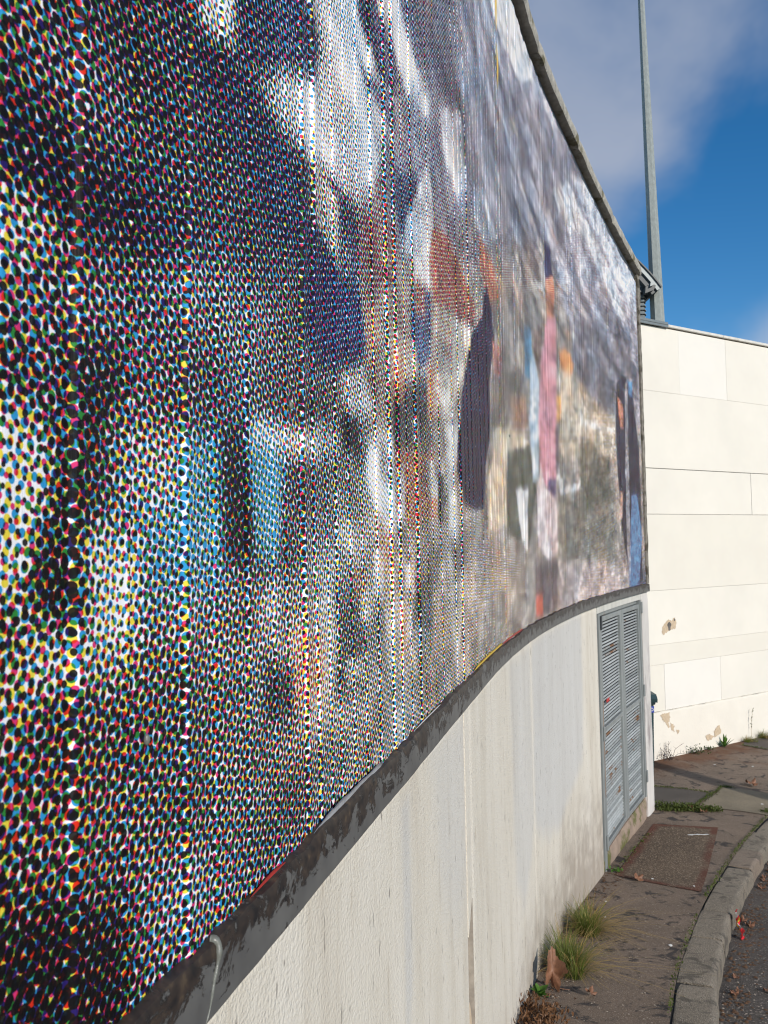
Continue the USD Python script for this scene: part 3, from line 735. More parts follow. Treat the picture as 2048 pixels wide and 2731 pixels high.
# ================================================================ the poster
PRINT = [
 ((98,92,100), 0.1, 1, [(-8,0),(9.5,0),(9.5,6),(-8,6)]),
 ((118,116,130), 0.08, 1, [(1.295,3.204),(6.065,8.587),(5.445,3.608),(1.251,2.151)]),
 ((140,132,126), 0.12, 1, [(1.386,2.232),(8.585,4.801),(8.167,1.488),(2.857,0.973),(1.277,1.147)]),
 ((136,133,148), 0.08, 1, [(4.392,6.08),(8.764,6.29),(8.336,2.802),(6.118,2.964),(5.189,3.523),(4.344,4.081)]),
 ((100,92,96), 0.08, 1, [(0.776,1.579),(1.294,1.524),(1.279,1.204),(0.773,1.231)]),
 ((84,76,88), 0.04, 1, [(-0.3,2.144),(0.649,2.221),(0.649,2.111),(-0.3,2.034)]),
 ((68,62,74), 0.04, 1, [(0.635,2.23),(0.889,2.439),(1.009,2.319),(1.194,2.286),(1.463,2.329),(1.502,2.233),(1.159,2.078),(0.938,2.036),(0.712,1.967),(0.635,1.977),(-0.3,1.959),(-0.3,2.022),(0.622,2.085)]),
 ((32,32,50), 0.03, 1, [(-0.3,2.012),(0.665,2.066),(0.789,2.067),(0.938,2.036),(0.856,1.974),(0.712,1.972),(0.649,1.973),(-0.3,1.952)]),
 ((40,42,64), 0.03, 1, [(0.877,2.293),(0.982,2.33),(1.082,2.314),(1.194,2.29),(1.382,2.315),(1.506,2.302),(1.458,2.23),(1.207,2.137),(1.04,2.155),(0.941,2.192),(0.865,2.224)]),
 ((196,196,204), 0.025, 1, [(-0.3,1.946),(0.597,1.963),(0.649,1.964),(0.652,1.955),(0.592,1.922),(-0.3,1.896)]),
 ((96,90,104), 0.04, 0.7, [(-0.3,1.898),(0.655,1.949),(0.861,1.965),(0.86,1.868),(0.711,1.851),(-0.3,1.808)]),
 ((196,192,190), 0.02, 1, [(-0.3,1.801),(0.607,1.803),(0.641,1.778),(0.644,1.715),(-0.3,1.714)]),
 ((40,38,46), 0.02, 1, [(0.658,1.885),(0.748,1.891),(0.762,1.85),(0.732,1.812),(0.685,1.795),(0.658,1.831)]),
 ((58,52,54), 0.015, 1, [(0.644,1.794),(0.688,1.8),(0.692,1.724),(0.641,1.723)]),
 ((150,146,152), 0.02, 1, [(0.732,1.81),(0.854,1.817),(0.853,1.727),(0.732,1.725)]),
 ((198,198,206), 0.015, 1, [(0.878,2.402),(0.995,2.495),(1.004,2.377),(0.982,2.327),(0.92,2.313),(0.882,2.31)]),
 ((52,50,76), 0.015, 1, [(0.995,2.495),(1.188,2.647),(1.32,2.548),(1.289,2.477),(1.17,2.406),(1.085,2.398),(1.004,2.377)]),
 ((186,187,197), 0.02, 1, [(0.995,2.332),(1.084,2.381),(1.17,2.404),(1.277,2.464),(1.322,2.582),(1.407,2.82),(1.705,3.055),(1.668,2.516),(1.493,2.355),(1.287,2.324),(1.195,2.323),(1.107,2.318),(1.03,2.329)]),
 ((60,56,78), 0.02, 1, [(1.214,2.296),(1.357,2.329),(1.463,2.329),(1.459,2.248),(1.281,2.19),(1.211,2.221)]),
 ((16,44,80), 0.02, 1, [(1.206,2.119),(1.431,2.246),(1.498,2.164),(1.523,2.082),(1.46,2.019),(1.355,2.032),(1.213,2.013)]),
 ((104,88,92), 0.02, 1, [(1.504,2.265),(1.694,2.35),(1.717,2.129),(1.539,2.086)]),
 ((80,76,80), 0.02, 1, [(0.998,1.897),(1.317,1.957),(1.313,1.903),(0.997,1.856)]),
 ((190,190,196), 0.015, 1, [(1.024,1.857),(1.269,1.889),(1.439,1.9),(1.437,1.858),(1.246,1.845),(1.023,1.827)]),
 ((190,190,196), 0.015, 1, [(1.417,2.001),(1.504,2.015),(1.564,1.972),(1.469,1.939),(1.389,1.951)]),
 ((84,120,145), 0.015, 1, [(0.854,1.817),(0.953,1.835),(0.953,1.719),(0.848,1.718)]),
 ((100,150,175), 0.015, 1, [(1.023,1.824),(1.123,1.825),(1.095,1.72),(1.021,1.72)]),
 ((46,46,54), 0.012, 1, [(0.946,1.84),(1.017,1.853),(1.021,1.72),(0.944,1.719)]),
 ((198,194,190), 0.02, 1, [(0.685,1.713),(0.777,1.707),(0.78,1.593),(0.684,1.623)]),
 ((192,188,182), 0.02, 1, [(-0.3,1.719),(0.62,1.713),(0.62,1.656),(-0.3,1.664)]),
 ((50,46,48), 0.015, 1, [(0.625,1.735),(0.685,1.733),(0.687,1.648),(0.657,1.634),(0.625,1.645)]),
 ((74,72,82), 0.02, 1, [(-0.3,1.66),(0.609,1.655),(0.609,1.618),(-0.3,1.623)]),
 ((176,166,140), 0.03, 0.8, [(-0.3,1.625),(0.613,1.618),(0.61,1.569),(-0.3,1.576)]),
 ((174,168,168), 0.02, 1, [(0.622,1.634),(0.773,1.603),(0.772,1.577),(0.623,1.595)]),
 ((84,122,148), 0.02, 0.8, [(0.786,1.742),(0.951,1.749),(0.948,1.639),(0.785,1.651)]),
 ((100,145,168), 0.015, 1, [(1.022,1.752),(1.104,1.755),(1.094,1.682),(1.02,1.687)]),
 ((44,44,50), 0.012, 1, [(0.947,1.749),(1.018,1.752),(1.013,1.687),(0.952,1.683)]),
 ((78,78,84), 0.012, 1, [(1.109,1.736),(1.182,1.738),(1.171,1.68),(1.111,1.682)]),
 ((160,156,156), 0.02, 1, [(0.948,1.653),(1.101,1.653),(1.239,1.668),(1.235,1.6),(0.947,1.617)]),
 ((128,120,122), 0.05, 1, [(0.785,1.642),(1.235,1.604),(1.23,1.485),(0.784,1.579)]),
 ((88,82,86), 0.04, 0.8, [(-0.3,1.576),(0.769,1.569),(0.782,1.403),(-0.3,1.491)]),
 ((104,97,98), 0.05, 0.7, [(0.776,1.576),(1.231,1.506),(1.203,1.306),(0.775,1.406)]),
 ((50,48,52), 0.02, 1, [(1.045,1.554),(1.222,1.507),(1.219,1.428),(1.058,1.474)]),
 ((20,18,26), 0.03, 1, [(-0.3,1.491),(0.649,1.449),(0.755,1.384),(0.774,1.32),(0.765,1.24),(0.623,1.226),(-0.3,1.277)]),
 ((112,102,112), 0.03, 1, [(0.775,1.406),(0.871,1.368),(0.984,1.324),(0.87,1.26),(0.777,1.276)]),
 ((146,138,132), 0.05, 1, [(1.19,1.683),(1.648,1.697),(1.617,1.259),(1.224,1.334),(1.183,1.514)]),
 ((84,78,76), 0.02, 1, [(1.325,1.642),(1.481,1.634),(1.483,1.414),(1.339,1.45)]),
 ((58,55,78), 0.02, 1, [(0.997,2.446),(1.207,2.601),(1.305,2.515),(1.28,2.481),(1.181,2.419),(1.144,2.415),(0.993,2.276)]),
 ((188,189,198), 0.02, 1, [(1.215,2.607),(1.486,2.808),(1.588,2.733),(1.777,2.71),(1.728,2.618),(1.533,2.541),(1.293,2.421),(1.28,2.481),(1.312,2.519)]),
 ((66,64,86), 0.015, 1, [(1.476,2.8),(1.62,2.873),(1.743,2.822),(1.811,2.774),(1.777,2.718),(1.682,2.684),(1.587,2.715),(1.502,2.731)]),
 ((178,179,190), 0.015, 1, [(1.647,2.927),(1.771,3.018),(1.933,2.943),(2.197,2.956),(2.146,2.865),(1.922,2.808),(1.772,2.84)]),
 ((92,90,106), 0.015, 1, [(1.771,3.018),(2.045,3.221),(2.457,3.176),(2.658,3.196),(2.419,3.072),(2.006,2.99)]),
 ((126,125,140), 0.05, 1, [(2.126,3.281),(3.692,4.435),(3.714,3.675),(2.694,3.227)]),
 ((196,198,208), 0.03, 1, [(3.42,4.236),(4.677,5.143),(4.683,4.464),(4.275,4.214),(3.778,4.141),(3.523,4.104)]),
 ((84,84,104), 0.015, 1, [(1.477,2.642),(1.763,2.709),(1.786,2.634),(1.702,2.612),(1.559,2.613)]),
 ((62,60,80), 0.02, 1, [(1.779,2.549),(1.975,2.638),(2.056,2.528),(1.798,2.418),(1.744,2.454)]),
 ((186,188,198), 0.02, 1, [(2.008,2.616),(2.136,2.753),(2.205,2.605),(2.067,2.448),(1.872,2.393),(1.862,2.458)]),
 ((170,171,182), 0.02, 1, [(2.337,2.997),(2.687,3.179),(2.788,2.957),(2.583,2.839),(2.371,2.868)]),
 ((160,161,174), 0.03, 1, [(2.942,3.039),(3.185,3.135),(3.498,3.059),(3.232,2.917),(2.961,2.913)]),
 ((112,80,84), 0.02, 1, [(1.507,2.336),(1.759,2.409),(1.748,2.276),(1.54,2.2),(1.476,2.238)]),
 ((142,94,80), 0.015, 1, [(2.167,2.577),(2.38,2.638),(2.666,2.616),(2.924,2.567),(2.864,2.482),(2.49,2.419),(2.174,2.369),(2.134,2.502)]),
 ((158,106,84), 0.02, 1, [(3.048,2.906),(3.431,2.894),(3.493,2.769),(3.244,2.694),(3.051,2.763)]),
 ((150,134,124), 0.02, 1, [(1.539,2.188),(1.883,2.3),(1.873,2.17),(1.532,2.078)]),
 ((186,176,164), 0.015, 1, [(2.174,2.369),(2.489,2.413),(2.863,2.474),(2.621,2.273),(2.376,2.048),(2.204,2.126),(2.159,2.229)]),
 ((70,74,100), 0.015, 1, [(1.906,2.327),(2.123,2.387),(2.129,2.189),(1.977,2.134),(1.897,2.215)]),
 ((186,188,198), 0.015, 1, [(1.938,2.455),(2.111,2.532),(2.124,2.404),(1.929,2.34)]),
 ((16,44,80), 0.02, 1, [(1.265,2.152),(1.435,2.174),(1.512,2.073),(1.38,2.013),(1.257,1.992)]),
 ((192,192,198), 0.015, 1, [(1.38,2.005),(1.477,2.034),(1.526,1.966),(1.423,1.934)]),
 ((74,70,70), 0.02, 1, [(1.715,2.064),(2.151,2.144),(2.132,1.959),(1.701,1.882)]),
 ((48,46,52), 0.015, 1, [(1.377,1.941),(1.472,1.949),(1.48,1.863),(1.383,1.853)]),
 ((204,204,210), 0.012, 1, [(1.523,1.914),(1.722,1.928),(1.716,1.725),(1.642,1.725),(1.516,1.82)]),
 ((170,106,78), 0.02, 0.8, [(1.738,1.894),(2.13,1.947),(2.181,1.786),(1.878,1.746),(1.746,1.779)]),
 ((196,196,202), 0.01, 1, [(1.752,1.851),(1.808,1.865),(1.808,1.754),(1.753,1.753)]),
 ((186,182,180), 0.015, 1, [(2.026,1.905),(2.269,1.928),(2.29,1.848),(2.041,1.822)]),
 ((62,58,58), 0.012, 1, [(2.178,1.886),(2.294,1.884),(2.28,1.754),(2.192,1.764)]),
 ((192,190,188), 0.015, 1, [(2.297,2.043),(2.5,2.073),(2.45,1.82),(2.318,1.826)]),
 ((30,36,54), 0.012, 1, [(3.201,2.748),(3.32,2.682),(3.383,2.568),(3.22,2.36),(3.231,2.196),(3.089,2.016),(3.037,1.847),(2.811,1.812),(2.562,1.839),(2.47,1.922),(2.52,2.088),(2.661,2.282),(2.811,2.431),(3.073,2.578),(3.113,2.671)]),
 ((84,76,70), 0.03, 0.7, [(3.321,2.51),(3.662,2.61),(3.72,2.24),(3.269,2.168)]),
 ((150,92,86), 0.02, 0.8, [(3.326,2.545),(3.55,2.601),(3.539,2.451),(3.358,2.405)]),
 ((200,186,160), 0.02, 1, [(3.322,2.171),(3.72,2.244),(4.075,2.268),(4.279,2.219),(3.939,2.159),(3.617,2.123),(3.565,1.789),(3.094,1.724),(3.103,1.937),(3.277,2.051)]),
 ((84,86,74), 0.02, 1, [(3.646,2.126),(4.471,2.252),(4.465,2.001),(4.23,1.686),(3.587,1.744)]),
 ((88,84,80), 0.03, 0.8, [(3.703,2.505),(4.251,2.641),(4.263,2.315),(3.724,2.269)]),
 ((150,112,92), 0.03, 0.8, [(3.743,2.397),(4.224,2.462),(4.263,2.315),(3.835,2.246)]),
 ((74,124,158), 0.02, 1, [(4.221,2.853),(4.422,2.895),(4.462,2.744),(4.533,2.678),(4.365,2.587),(4.211,2.579)]),
 ((172,196,212), 0.02, 1, [(4.396,2.718),(4.513,2.755),(4.634,2.639),(4.549,2.053),(4.377,2.04),(4.319,2.356)]),
 ((112,84,74), 0.02, 0.8, [(4.504,2.904),(4.801,3.005),(4.704,2.774),(4.568,2.709)]),
 ((44,46,72), 0.03, 1, [(4.958,3.584),(5.113,3.589),(5.171,3.435),(4.931,3.294),(4.885,3.432)]),
 ((214,134,104), 0.02, 1, [(4.922,3.33),(5.184,3.439),(5.218,3.301),(5.142,3.133),(4.953,3.083),(4.916,3.188)]),
 ((204,124,146), 0.02, 1, [(4.955,3.096),(5.225,3.169),(5.226,2.887),(5.116,2.106),(4.863,2.001),(4.617,2.081),(4.587,2.395),(4.717,2.777)]),
 ((88,70,108), 0.03, 1, [(4.828,2.073),(5.118,2.119),(5.097,1.976),(4.846,1.976)]),
 ((74,60,80), 0.03, 0.8, [(5.109,2.43),(5.245,2.448),(5.202,2.152),(5.104,2.118)]),
 ((208,184,190), 0.025, 1, [(4.629,2.164),(4.784,1.997),(5.098,1.988),(5.115,1.641),(4.828,1.585),(4.481,1.684),(4.494,1.98)]),
 ((208,208,214), 0.025, 1, [(3.851,1.962),(4.213,1.975),(4.177,1.654),(4.018,1.697)]),
 ((214,214,220), 0.03, 1, [(5.169,2.202),(5.269,2.05),(5.887,2.132),(5.879,2.072),(5.21,2.014)]),
 ((206,132,74), 0.04, 1, [(5.318,2.975),(5.526,3.021),(5.851,2.989),(5.639,2.852),(5.354,2.845)]),
 ((206,148,84), 0.03, 1, [(5.191,2.64),(5.398,2.675),(5.351,2.49),(5.183,2.48)]),
 ((108,104,114), 0.08, 1, [(5.913,3.35),(7.708,3.689),(8.133,3.381),(8.075,2.928),(6.547,2.783),(5.726,2.978)]),
 ((176,162,142), 0.06, 1, [(5.368,2.848),(5.989,2.881),(7.206,2.737),(7.166,2.428),(5.284,2.252)]),
 ((206,202,198), 0.04, 1, [(5.962,2.679),(6.06,2.617),(7.201,2.701),(7.194,2.646),(5.981,2.56)]),
 ((90,92,82), 0.12, 0.7, [(5.182,2.006),(7.14,2.23),(7.13,1.593),(6.366,1.449),(5.108,1.5)]),
 ((66,70,56), 0.09, 0.7, [(6.003,2.457),(6.293,2.506),(6.976,2.41),(6.894,2.076),(5.994,1.883),(5.879,2.175)]),
 ((190,192,204), 0.05, 1, [(5.536,4.198),(5.837,4.326),(6.38,4.241),(7.088,4.138),(7.799,3.808),(7.527,3.761),(6.568,4.04),(5.67,4.093)]),
 ((174,180,200), 0.08, 1, [(5.912,4.389),(6.956,4.829),(8.176,4.351),(8.18,3.757),(7.823,3.991),(7.099,4.214)]),
 ((186,182,186), 0.05, 1, [(5.198,4.026),(5.477,4.144),(6.007,4.055),(5.787,3.944)]),
 ((36,40,52), 0.04, 1, [(7.334,3.14),(7.689,3.241),(7.913,3.182),(8.108,2.571),(8.107,1.338),(7.627,1.285),(7.383,1.77),(7.264,2.31),(7.252,2.852)]),
 ((36,98,170), 0.03, 1, [(7.74,3.211),(7.926,3.224),(7.909,3.083),(7.784,3.083)]),
 ((184,108,84), 0.04, 1, [(7.346,2.994),(7.55,2.932),(7.526,2.741),(7.401,2.725)]),
 ((58,98,168), 0.04, 1, [(7.776,2.117),(7.972,2.125),(8.119,1.734),(7.939,1.268),(7.55,1.289),(7.628,1.584)]),
 ((190,150,140), 0.04, 1, [(7.355,2.134),(7.447,2.139),(7.386,1.916),(7.31,1.914)]),
 ((168,152,152), 0.08, 1, [(5.116,1.551),(6.525,1.539),(7.57,1.436),(7.612,1.174),(5.067,1.223)]),
 ((92,86,94), 0.05, 1, [(0.861,1.983),(1.187,2.084),(1.19,1.937),(0.88,1.875)]),
 ((150,148,158), 0.02, 0.6, [(7.642,3.175),(7.74,3.211),(7.689,2.341),(7.658,1.396),(7.534,1.401),(7.564,2.332)]),
 ((74,72,70), 0.03, 1, [(1.899,1.626),(2.11,1.622),(2.084,1.492),(1.918,1.475),(1.88,1.537)]),
 ((116,104,102), 0.06, 0.7, [(2.406,1.745),(3.097,1.74),(3.072,1.583),(2.39,1.611)]),
 ((92,80,84), 0.05, 1, [(4.372,1.586),(5.088,1.59),(5.045,1.301),(4.354,1.269)]),
 ((190,66,56), 0.03, 1, [(4.378,1.42),(4.58,1.407),(4.574,1.281),(4.359,1.301)]),
 ((150,142,134), 0.1, 0.7, [(2.205,1.619),(4.224,1.643),(4.144,1.124),(2.181,1.4)]),
]



def srgb(c):
    c = np.asarray(c, float) / 255
    return np.where(c <= .04045, c / 12.92, ((c + .055) / 1.055) ** 2.4)


def print_colour(s, z):
    out = np.ones(s.shape + (3,)) * srgb((84, 80, 92))
    p = np.stack([s, z, s * 0], -1)
    w1 = (meshkit.fbm(p * 9, 3, 21) - .5); w2 = (meshkit.fbm(p * 9 + 40, 3, 22) - .5)
    sw, zw = s + w1 * .04, z + w2 * .04                       # ragged outlines, as in a grainy photograph
    def town():
        # the printed town: many small fronts, roofs and dark openings up the slope
        r = np.random.default_rng(23)
        tones = [(206, 198, 188), (186, 176, 162), (92, 86, 84), (70, 70, 66), (168, 120, 90), (214, 212, 212), (112, 104, 100), (150, 140, 128)]
        for k in range(330):
            if k < 210:
                cs, cz, ws, hs = r.uniform(4.0, 7.7), r.uniform(1.9, 3.9), r.uniform(.05, .30), r.uniform(.02, .085)
            else:
                cs, cz, ws, hs = r.uniform(1.1, 3.7), r.uniform(1.45, 2.45), r.uniform(.03, .13), r.uniform(.03, .15)
            slope = r.uniform(-.25, .1); t_ = srgb(tones[int(r.integers(0, 8))]); al = r.uniform(.25, .6)
            kk = np.nonzero((np.abs(s - cs) < ws) & (np.abs(z - cz) < hs * 1.5))
            if len(kk[0]):
                d = np.maximum(np.abs(sw[kk] - cs) / ws * 2 - 1, np.abs(zw[kk] - cz - slope * (s[kk] - cs)) / hs * 2 - 1)
                f = (np.clip(.5 - d * 3.0, 0, 1) * al)[:, None]
                out[kk] = out[kk] * (1 - f) + f * t_
    for col, soft, a, poly in PRINT[1:]:
        if col == (30, 36, 54):
            town()
        soft = soft * (1.4 if poly[0][0] < 1.9 else .75)
        P = np.array(poly); x0, y0 = P.min(0) - soft * 2; x1, y1 = P.max(0) + soft * 2
        k = np.nonzero((sw > x0) & (sw < x1) & (zw > y0) & (zw < y1))
        if not len(k[0]):
            continue
        f = np.clip(.5 - signed(poly, sw[k], zw[k]) / soft / 2, 0, 1); f = (f * f * (3 - 2 * f) * a)[:, None]
        out[k] = out[k] * (1 - f) + f * srgb(col)
    g1 = meshkit.fbm(p * np.array([7, 9, 1]), 4, 31); g2 = meshkit.fbm(p * np.array([24, 30, 1]), 3, 32)
    r = np.stack([s * .8 + z * .35, z * 9 + s * 1.6, s * 0], -1)
    g3 = meshkit.fbm(r * np.array([1.6, 1, 1]), 4, 33)
    up = np.clip((z - 2.6) / .6, 0, 1) * np.clip((s - 1.2) / .5, 0, 1)
    g4 = meshkit.fbm(p * np.array([16, 55, 1]) + 7, 3, 34)
    gain = np.exp((g1 - .5) * 1.5 + (g2 - .5) * 1.0 * np.clip(s / 2, .3, 1.0) + (g4 - .5) * 1.3 * np.clip((s - 2) / 2, 0, 1) + (g3 - .5) * 1.9 * up)
    hue = (meshkit.fbm(p * 6 + 90, 3, 41)[..., None] - .5) * np.array([.35, -.05, -.35])
    grey = out.mean(-1, keepdims=True); out = (grey + (out - grey) * .92) ** (.90 - .09 * np.clip(2.4 - s, 0, 1.3))[..., None] * np.array([1.01, 1.025, .985])
    return np.clip(out * gain[..., None] * (1 + hue), .008, .84)


def inks(rgb):
    t = np.clip(rgb / .84, .012, 1)
    mx = t.max(-1, keepdims=True)
    K = .53 * (1 - mx) ** 1.55 + .24 * np.clip((.11 - mx) / .09, 0, 1)
    q = t / (1 - .97 * K)
    r, g, b = q[..., 0], q[..., 1], q[..., 2]
    c = np.clip((1 - r) / .97, .02, .9)
    m = np.clip((1 - g / (1 - .66 * c)) / .955, .02, .88)
    y = np.clip((1 - b / ((1 - .33 * c) * (1 - .81 * m))) / .93, .03, .88)
    c = np.clip((1 - r / ((1 - .24 * m) * (1 - .07 * y))) / .965, .02, .88)
    c, m, y = c * .90 + .07, m * .87 + .035, y * .90 + .095
    return np.clip(np.stack([c, m, y], -1), .04, .93), np.clip(K[..., 0], .0, .80)


pr = curl(17)
creases = [-3.2]
while creases[-1] < 8.3:
    s_ = creases[-1]
    creases.append(s_ + pr.uniform(.042, .115) * (1.0 if s_ < 2.2 else 1.1))
creases = np.array(creases)
amp = pr.uniform(.0014, .0058, len(creases)); stepw = pr.uniform(.005, .011, len(creases))
amp[pr.random(len(creases)) < .3] *= .35
amp *= np.interp(creases, [0, 1.0, 1.6, 3.0, 4.5, 8], [1.0, 1.05, 1.15, 1.0, .7, .5])
phase = pr.uniform(0, 99, len(creases))
cols = []
for k in range(len(creases) - 1):
    a, b = creases[k], creases[k + 1]; w = stepw[k]
    n_ = max(4, int((b - a - w * 1.6) / (.011 if a > .3 else .03)))
    cols += list(a + np.linspace(0, b - a - w * 1.6, n_, endpoint=False)) + list(b - w * 1.6 + w * np.array([0, .3, .55, .75, .95, 1.12, 1.25, 1.4]))
cols = np.array(cols); cols = cols[(cols > -3.1) & (cols < 8.214)]
ROWS = 176
v_ = np.linspace(0, 1, ROWS)


def sheet_shape(S, V):
    """position along the wall, height out of the wall and height above ground of the pasted paper"""
    jag = lambda sd, f, a: (meshkit.fbm(np.stack([S * f, S * 0 + sd, S * 0], -1), 4, sd) - .5) * a
    zb = 1.274 + jag(51, 18, .016)
    zt = ctop(S) - .182 + jag(52, 14, .05)
    Z = zb * (1 - V) + zt * V
    wander = (meshkit.fbm(np.stack([S * 1.1, Z * .8, S * 0], -1), 2, 61) - .5) * .07 + (meshkit.fbm(np.stack([S * 5, Z * 2.2, S * 0 + 9], -1), 2, 62) - .5) * .014
    k = np.clip(np.searchsorted(creases, S, side="right") - 1, 0, len(creases) - 2)
    a, b = creases[k], creases[k + 1]; w = stepw[k]
    A0 = amp[k] * (.35 + 1.3 * meshkit.noise(np.stack([phase[k], Z * 1.1, Z * 0], -1), 71))
    kp = np.maximum(k - 1, 0)
    Ap = amp[kp] * (.35 + 1.3 * meshkit.noise(np.stack([phase[kp], Z * 1.1, Z * 0], -1), 71))
    x = S - a; L_ = b - a
    rise0 = L_ - 1.6 * w
    u = np.clip((x - rise0) / w, 0, 1)
    decl = np.clip(x / np.maximum(rise0, 1e-3), 0, 1)
    h = Ap * (1 - decl) ** 1.3 + A0 * (u * u * (3 - 2 * u))
    h = h + .0022 * np.interp(S, [1.5, 3.5], [1, .45]) * (meshkit.fbm(np.stack([S * 26, Z * 1.3, S * 0], -1), 3, 81)) + .004 * meshkit.noise(np.stack([S * 6, Z * .7, S * 0], -1), 82)
    h = h + .0006 * np.interp(S, [1.5, 3.5], [1, .3]) * meshkit.noise(np.stack([S * 90, Z * 3, S * 0], -1), 83)
    return S + wander, h, Z


poster = thing("halftone_poster", "huge pasted poster of coarse cyan, magenta, yellow and black dots on the curved wall", "poster")
seams = [-3.1, -1.73, -.48, .772, 2.02, 3.60, 4.85, 6.10, 7.30, 8.214]
run = 2.0
for k, (a, b) in enumerate(zip(seams[:-1], seams[1:])):
    S1 = cols[(cols > a) & (cols < b)]
    S1 = np.concatenate([[a], S1, [b + (.006 if b < 8 else 0)]])
    SS, VV = np.meshgrid(S1, v_, indexing="ij")
    s2, h, Z = sheet_shape(SS, VV)
    if k == 0 or True:
        edge = np.exp(-((SS - b) / .010) ** 2) * .0011 * (meshkit.noise(np.stack([SS * 0 + k, Z * 2.5, SS * 0], -1), 91)) * (b < 8)
    s2 = np.minimum(s2, 8.214)
    pos = wall(s2, .001 + h + edge + .0012 * (k % 2), Z)
    rgb = print_colour(s2, Z)
    cmy, K = inks(rgb)
    cmy = np.clip(cmy + np.clip(1.1 - s2, 0, .6)[..., None] * np.array([-.09, .07, .16]), .03, .93)
    # the paper does not stretch: measure the print along its own folds
    along = np.concatenate([[0], np.cumsum(np.sqrt(np.diff(S1)[:, None] ** 2 + np.diff(h, axis=0) ** 2).mean(1))])
    us = run + along[:, None] + (s2 - SS); run = run + along[-1]
    mm = trimesh.Trimesh(pos.reshape(-1, 3), gridfaces(len(S1), ROWS), process=False)
    o = obj("paper_strip", mm, MAT["print"], poster, smooth=True, uv=np.stack([us, Z], -1).reshape(-1, 2))
    primvar(o, "ink", cmy.reshape(-1, 3)); primvar(o, "black", K.ravel(), "float")


def ribbon(s0, s1, z0, height, out, mat, name, label, seed, n0=.012):
    ns = int((s1 - s0) / .006) + 3; S = np.linspace(s0, s1, ns); r = curl(seed)
    e = np.clip(np.minimum(S - s0, s1 - S) / .05, 0, 1) ** .6
    wav = meshkit.fbm(np.column_stack([S * 30, S * 0 + seed, S * 0]), 3, seed)
    U = np.linspace(0, 1, 7)
    N = n0 + out * e[:, None] * (U ** 1.6)[None] * (.6 + .8 * wav[:, None])
    Z = z0 + height * e[:, None] * (U - .25 * U ** 3)[None] * (.7 + .6 * wav[:, None])
    V = wall(S[:, None], N, Z).reshape(-1, 3)
    obj(name, trimesh.Trimesh(V, gridfaces(ns, 7), process=False), mat, poster, smooth=True, label=label)


ribbon(1.20, 1.56, 1.276, .030, .016, MAT["peel"], "torn_edge", "grey curled strip of torn paper above the ledge", 3)
ribbon(1.83, 2.12, 1.280, .014, .008, MAT["peel_white"], "torn_edge", "white torn paper edge above the ledge", 4)
ribbon(2.66, 3.34, 1.280, .019, .006, MAT["yellow_paper"], "torn_edge", "yellow strip of older paper showing at the ledge", 5)
ribbon(3.34, 3.90, 1.279, .017, .006, MAT["red_paper"], "torn_edge", "red strip of older paper showing at the ledge", 6)
ribbon(.99, 1.10, 1.276, .014, .005, MAT["red_paper"], "torn_edge", "short red torn paper edge at the ledge", 7)
for (za, zb, sc, w, sd) in [(4.09, 4.57, 3.622, .015, 1), (3.80, 4.02, 3.617, .013, 2)]:
    zz = np.linspace(za, zb, 24); wob = meshkit.fbm(np.column_stack([zz * 20, zz * 0, zz * 0 + sd]), 3, sd)
    ww = w * np.sin(np.pi * np.clip((zz - za) / (zb - za), .0, 1)) ** .5 * (.4 + wob) + .001
    N = .008 + .004 * np.sin(np.pi * (zz - za) / (zb - za))
    V = np.vstack([wall(np.full(24, sc - .004), .006, zz), wall(sc + ww * .5, N, zz), wall(sc + ww, N * .6, zz)])
    F = np.vstack([np.stack([np.arange(23), np.arange(1, 24), np.arange(1, 24) + 24], 1), np.stack([np.arange(23), np.arange(1, 24) + 24, np.arange(23) + 24], 1)])
    F = np.vstack([F, F + 24])
    obj("torn_edge", trimesh.Trimesh(V, F, process=False), MAT["yellow_paper"], poster, smooth=True, label="yellow sliver of older paper in the torn seam near the top" if sd == 1 else "lower yellow sliver in the torn seam")
pg = np.array([(.896, .016, 1.274), (.897, .0255, 1.266), (.892, .0262, 1.250), (.884, .0262, 1.235), (.876, .0262, 1.215), (.868, .0255, 1.203), (.866, .023, 1.192)])
gq = CubicSpline(np.arange(7), pg)(np.linspace(0, 6, 40))
gl = tube(wall(gq[:, 0], gq[:, 1] - .005, gq[:, 2]), np.interp(np.linspace(0, 6, 40), np.arange(7), [.0045, .0042, .0024, .0022, .0010, .0013, .0006]) * (1 + .15 * np.sin(np.arange(40) * .9)), 8)
obj("glue_drip", gl, MAT["glue"], poster, smooth=True)
for (sc, zc, r_) in [(1.142, 1.903, .0045), (.778, 1.518, .0042), (3.70, 2.197, .006)]:
    q = trimesh.creation.icosphere(2); v = q.vertices
    obj("paste_lump", trimesh.Trimesh(wall(sc + v[:, 0] * r_ * .8, .010 + v[:, 1] * r_ * .7, zc + v[:, 2] * r_ * 1.3), q.faces[:, ::-1], process=False), MAT["glue"], poster, smooth=True)

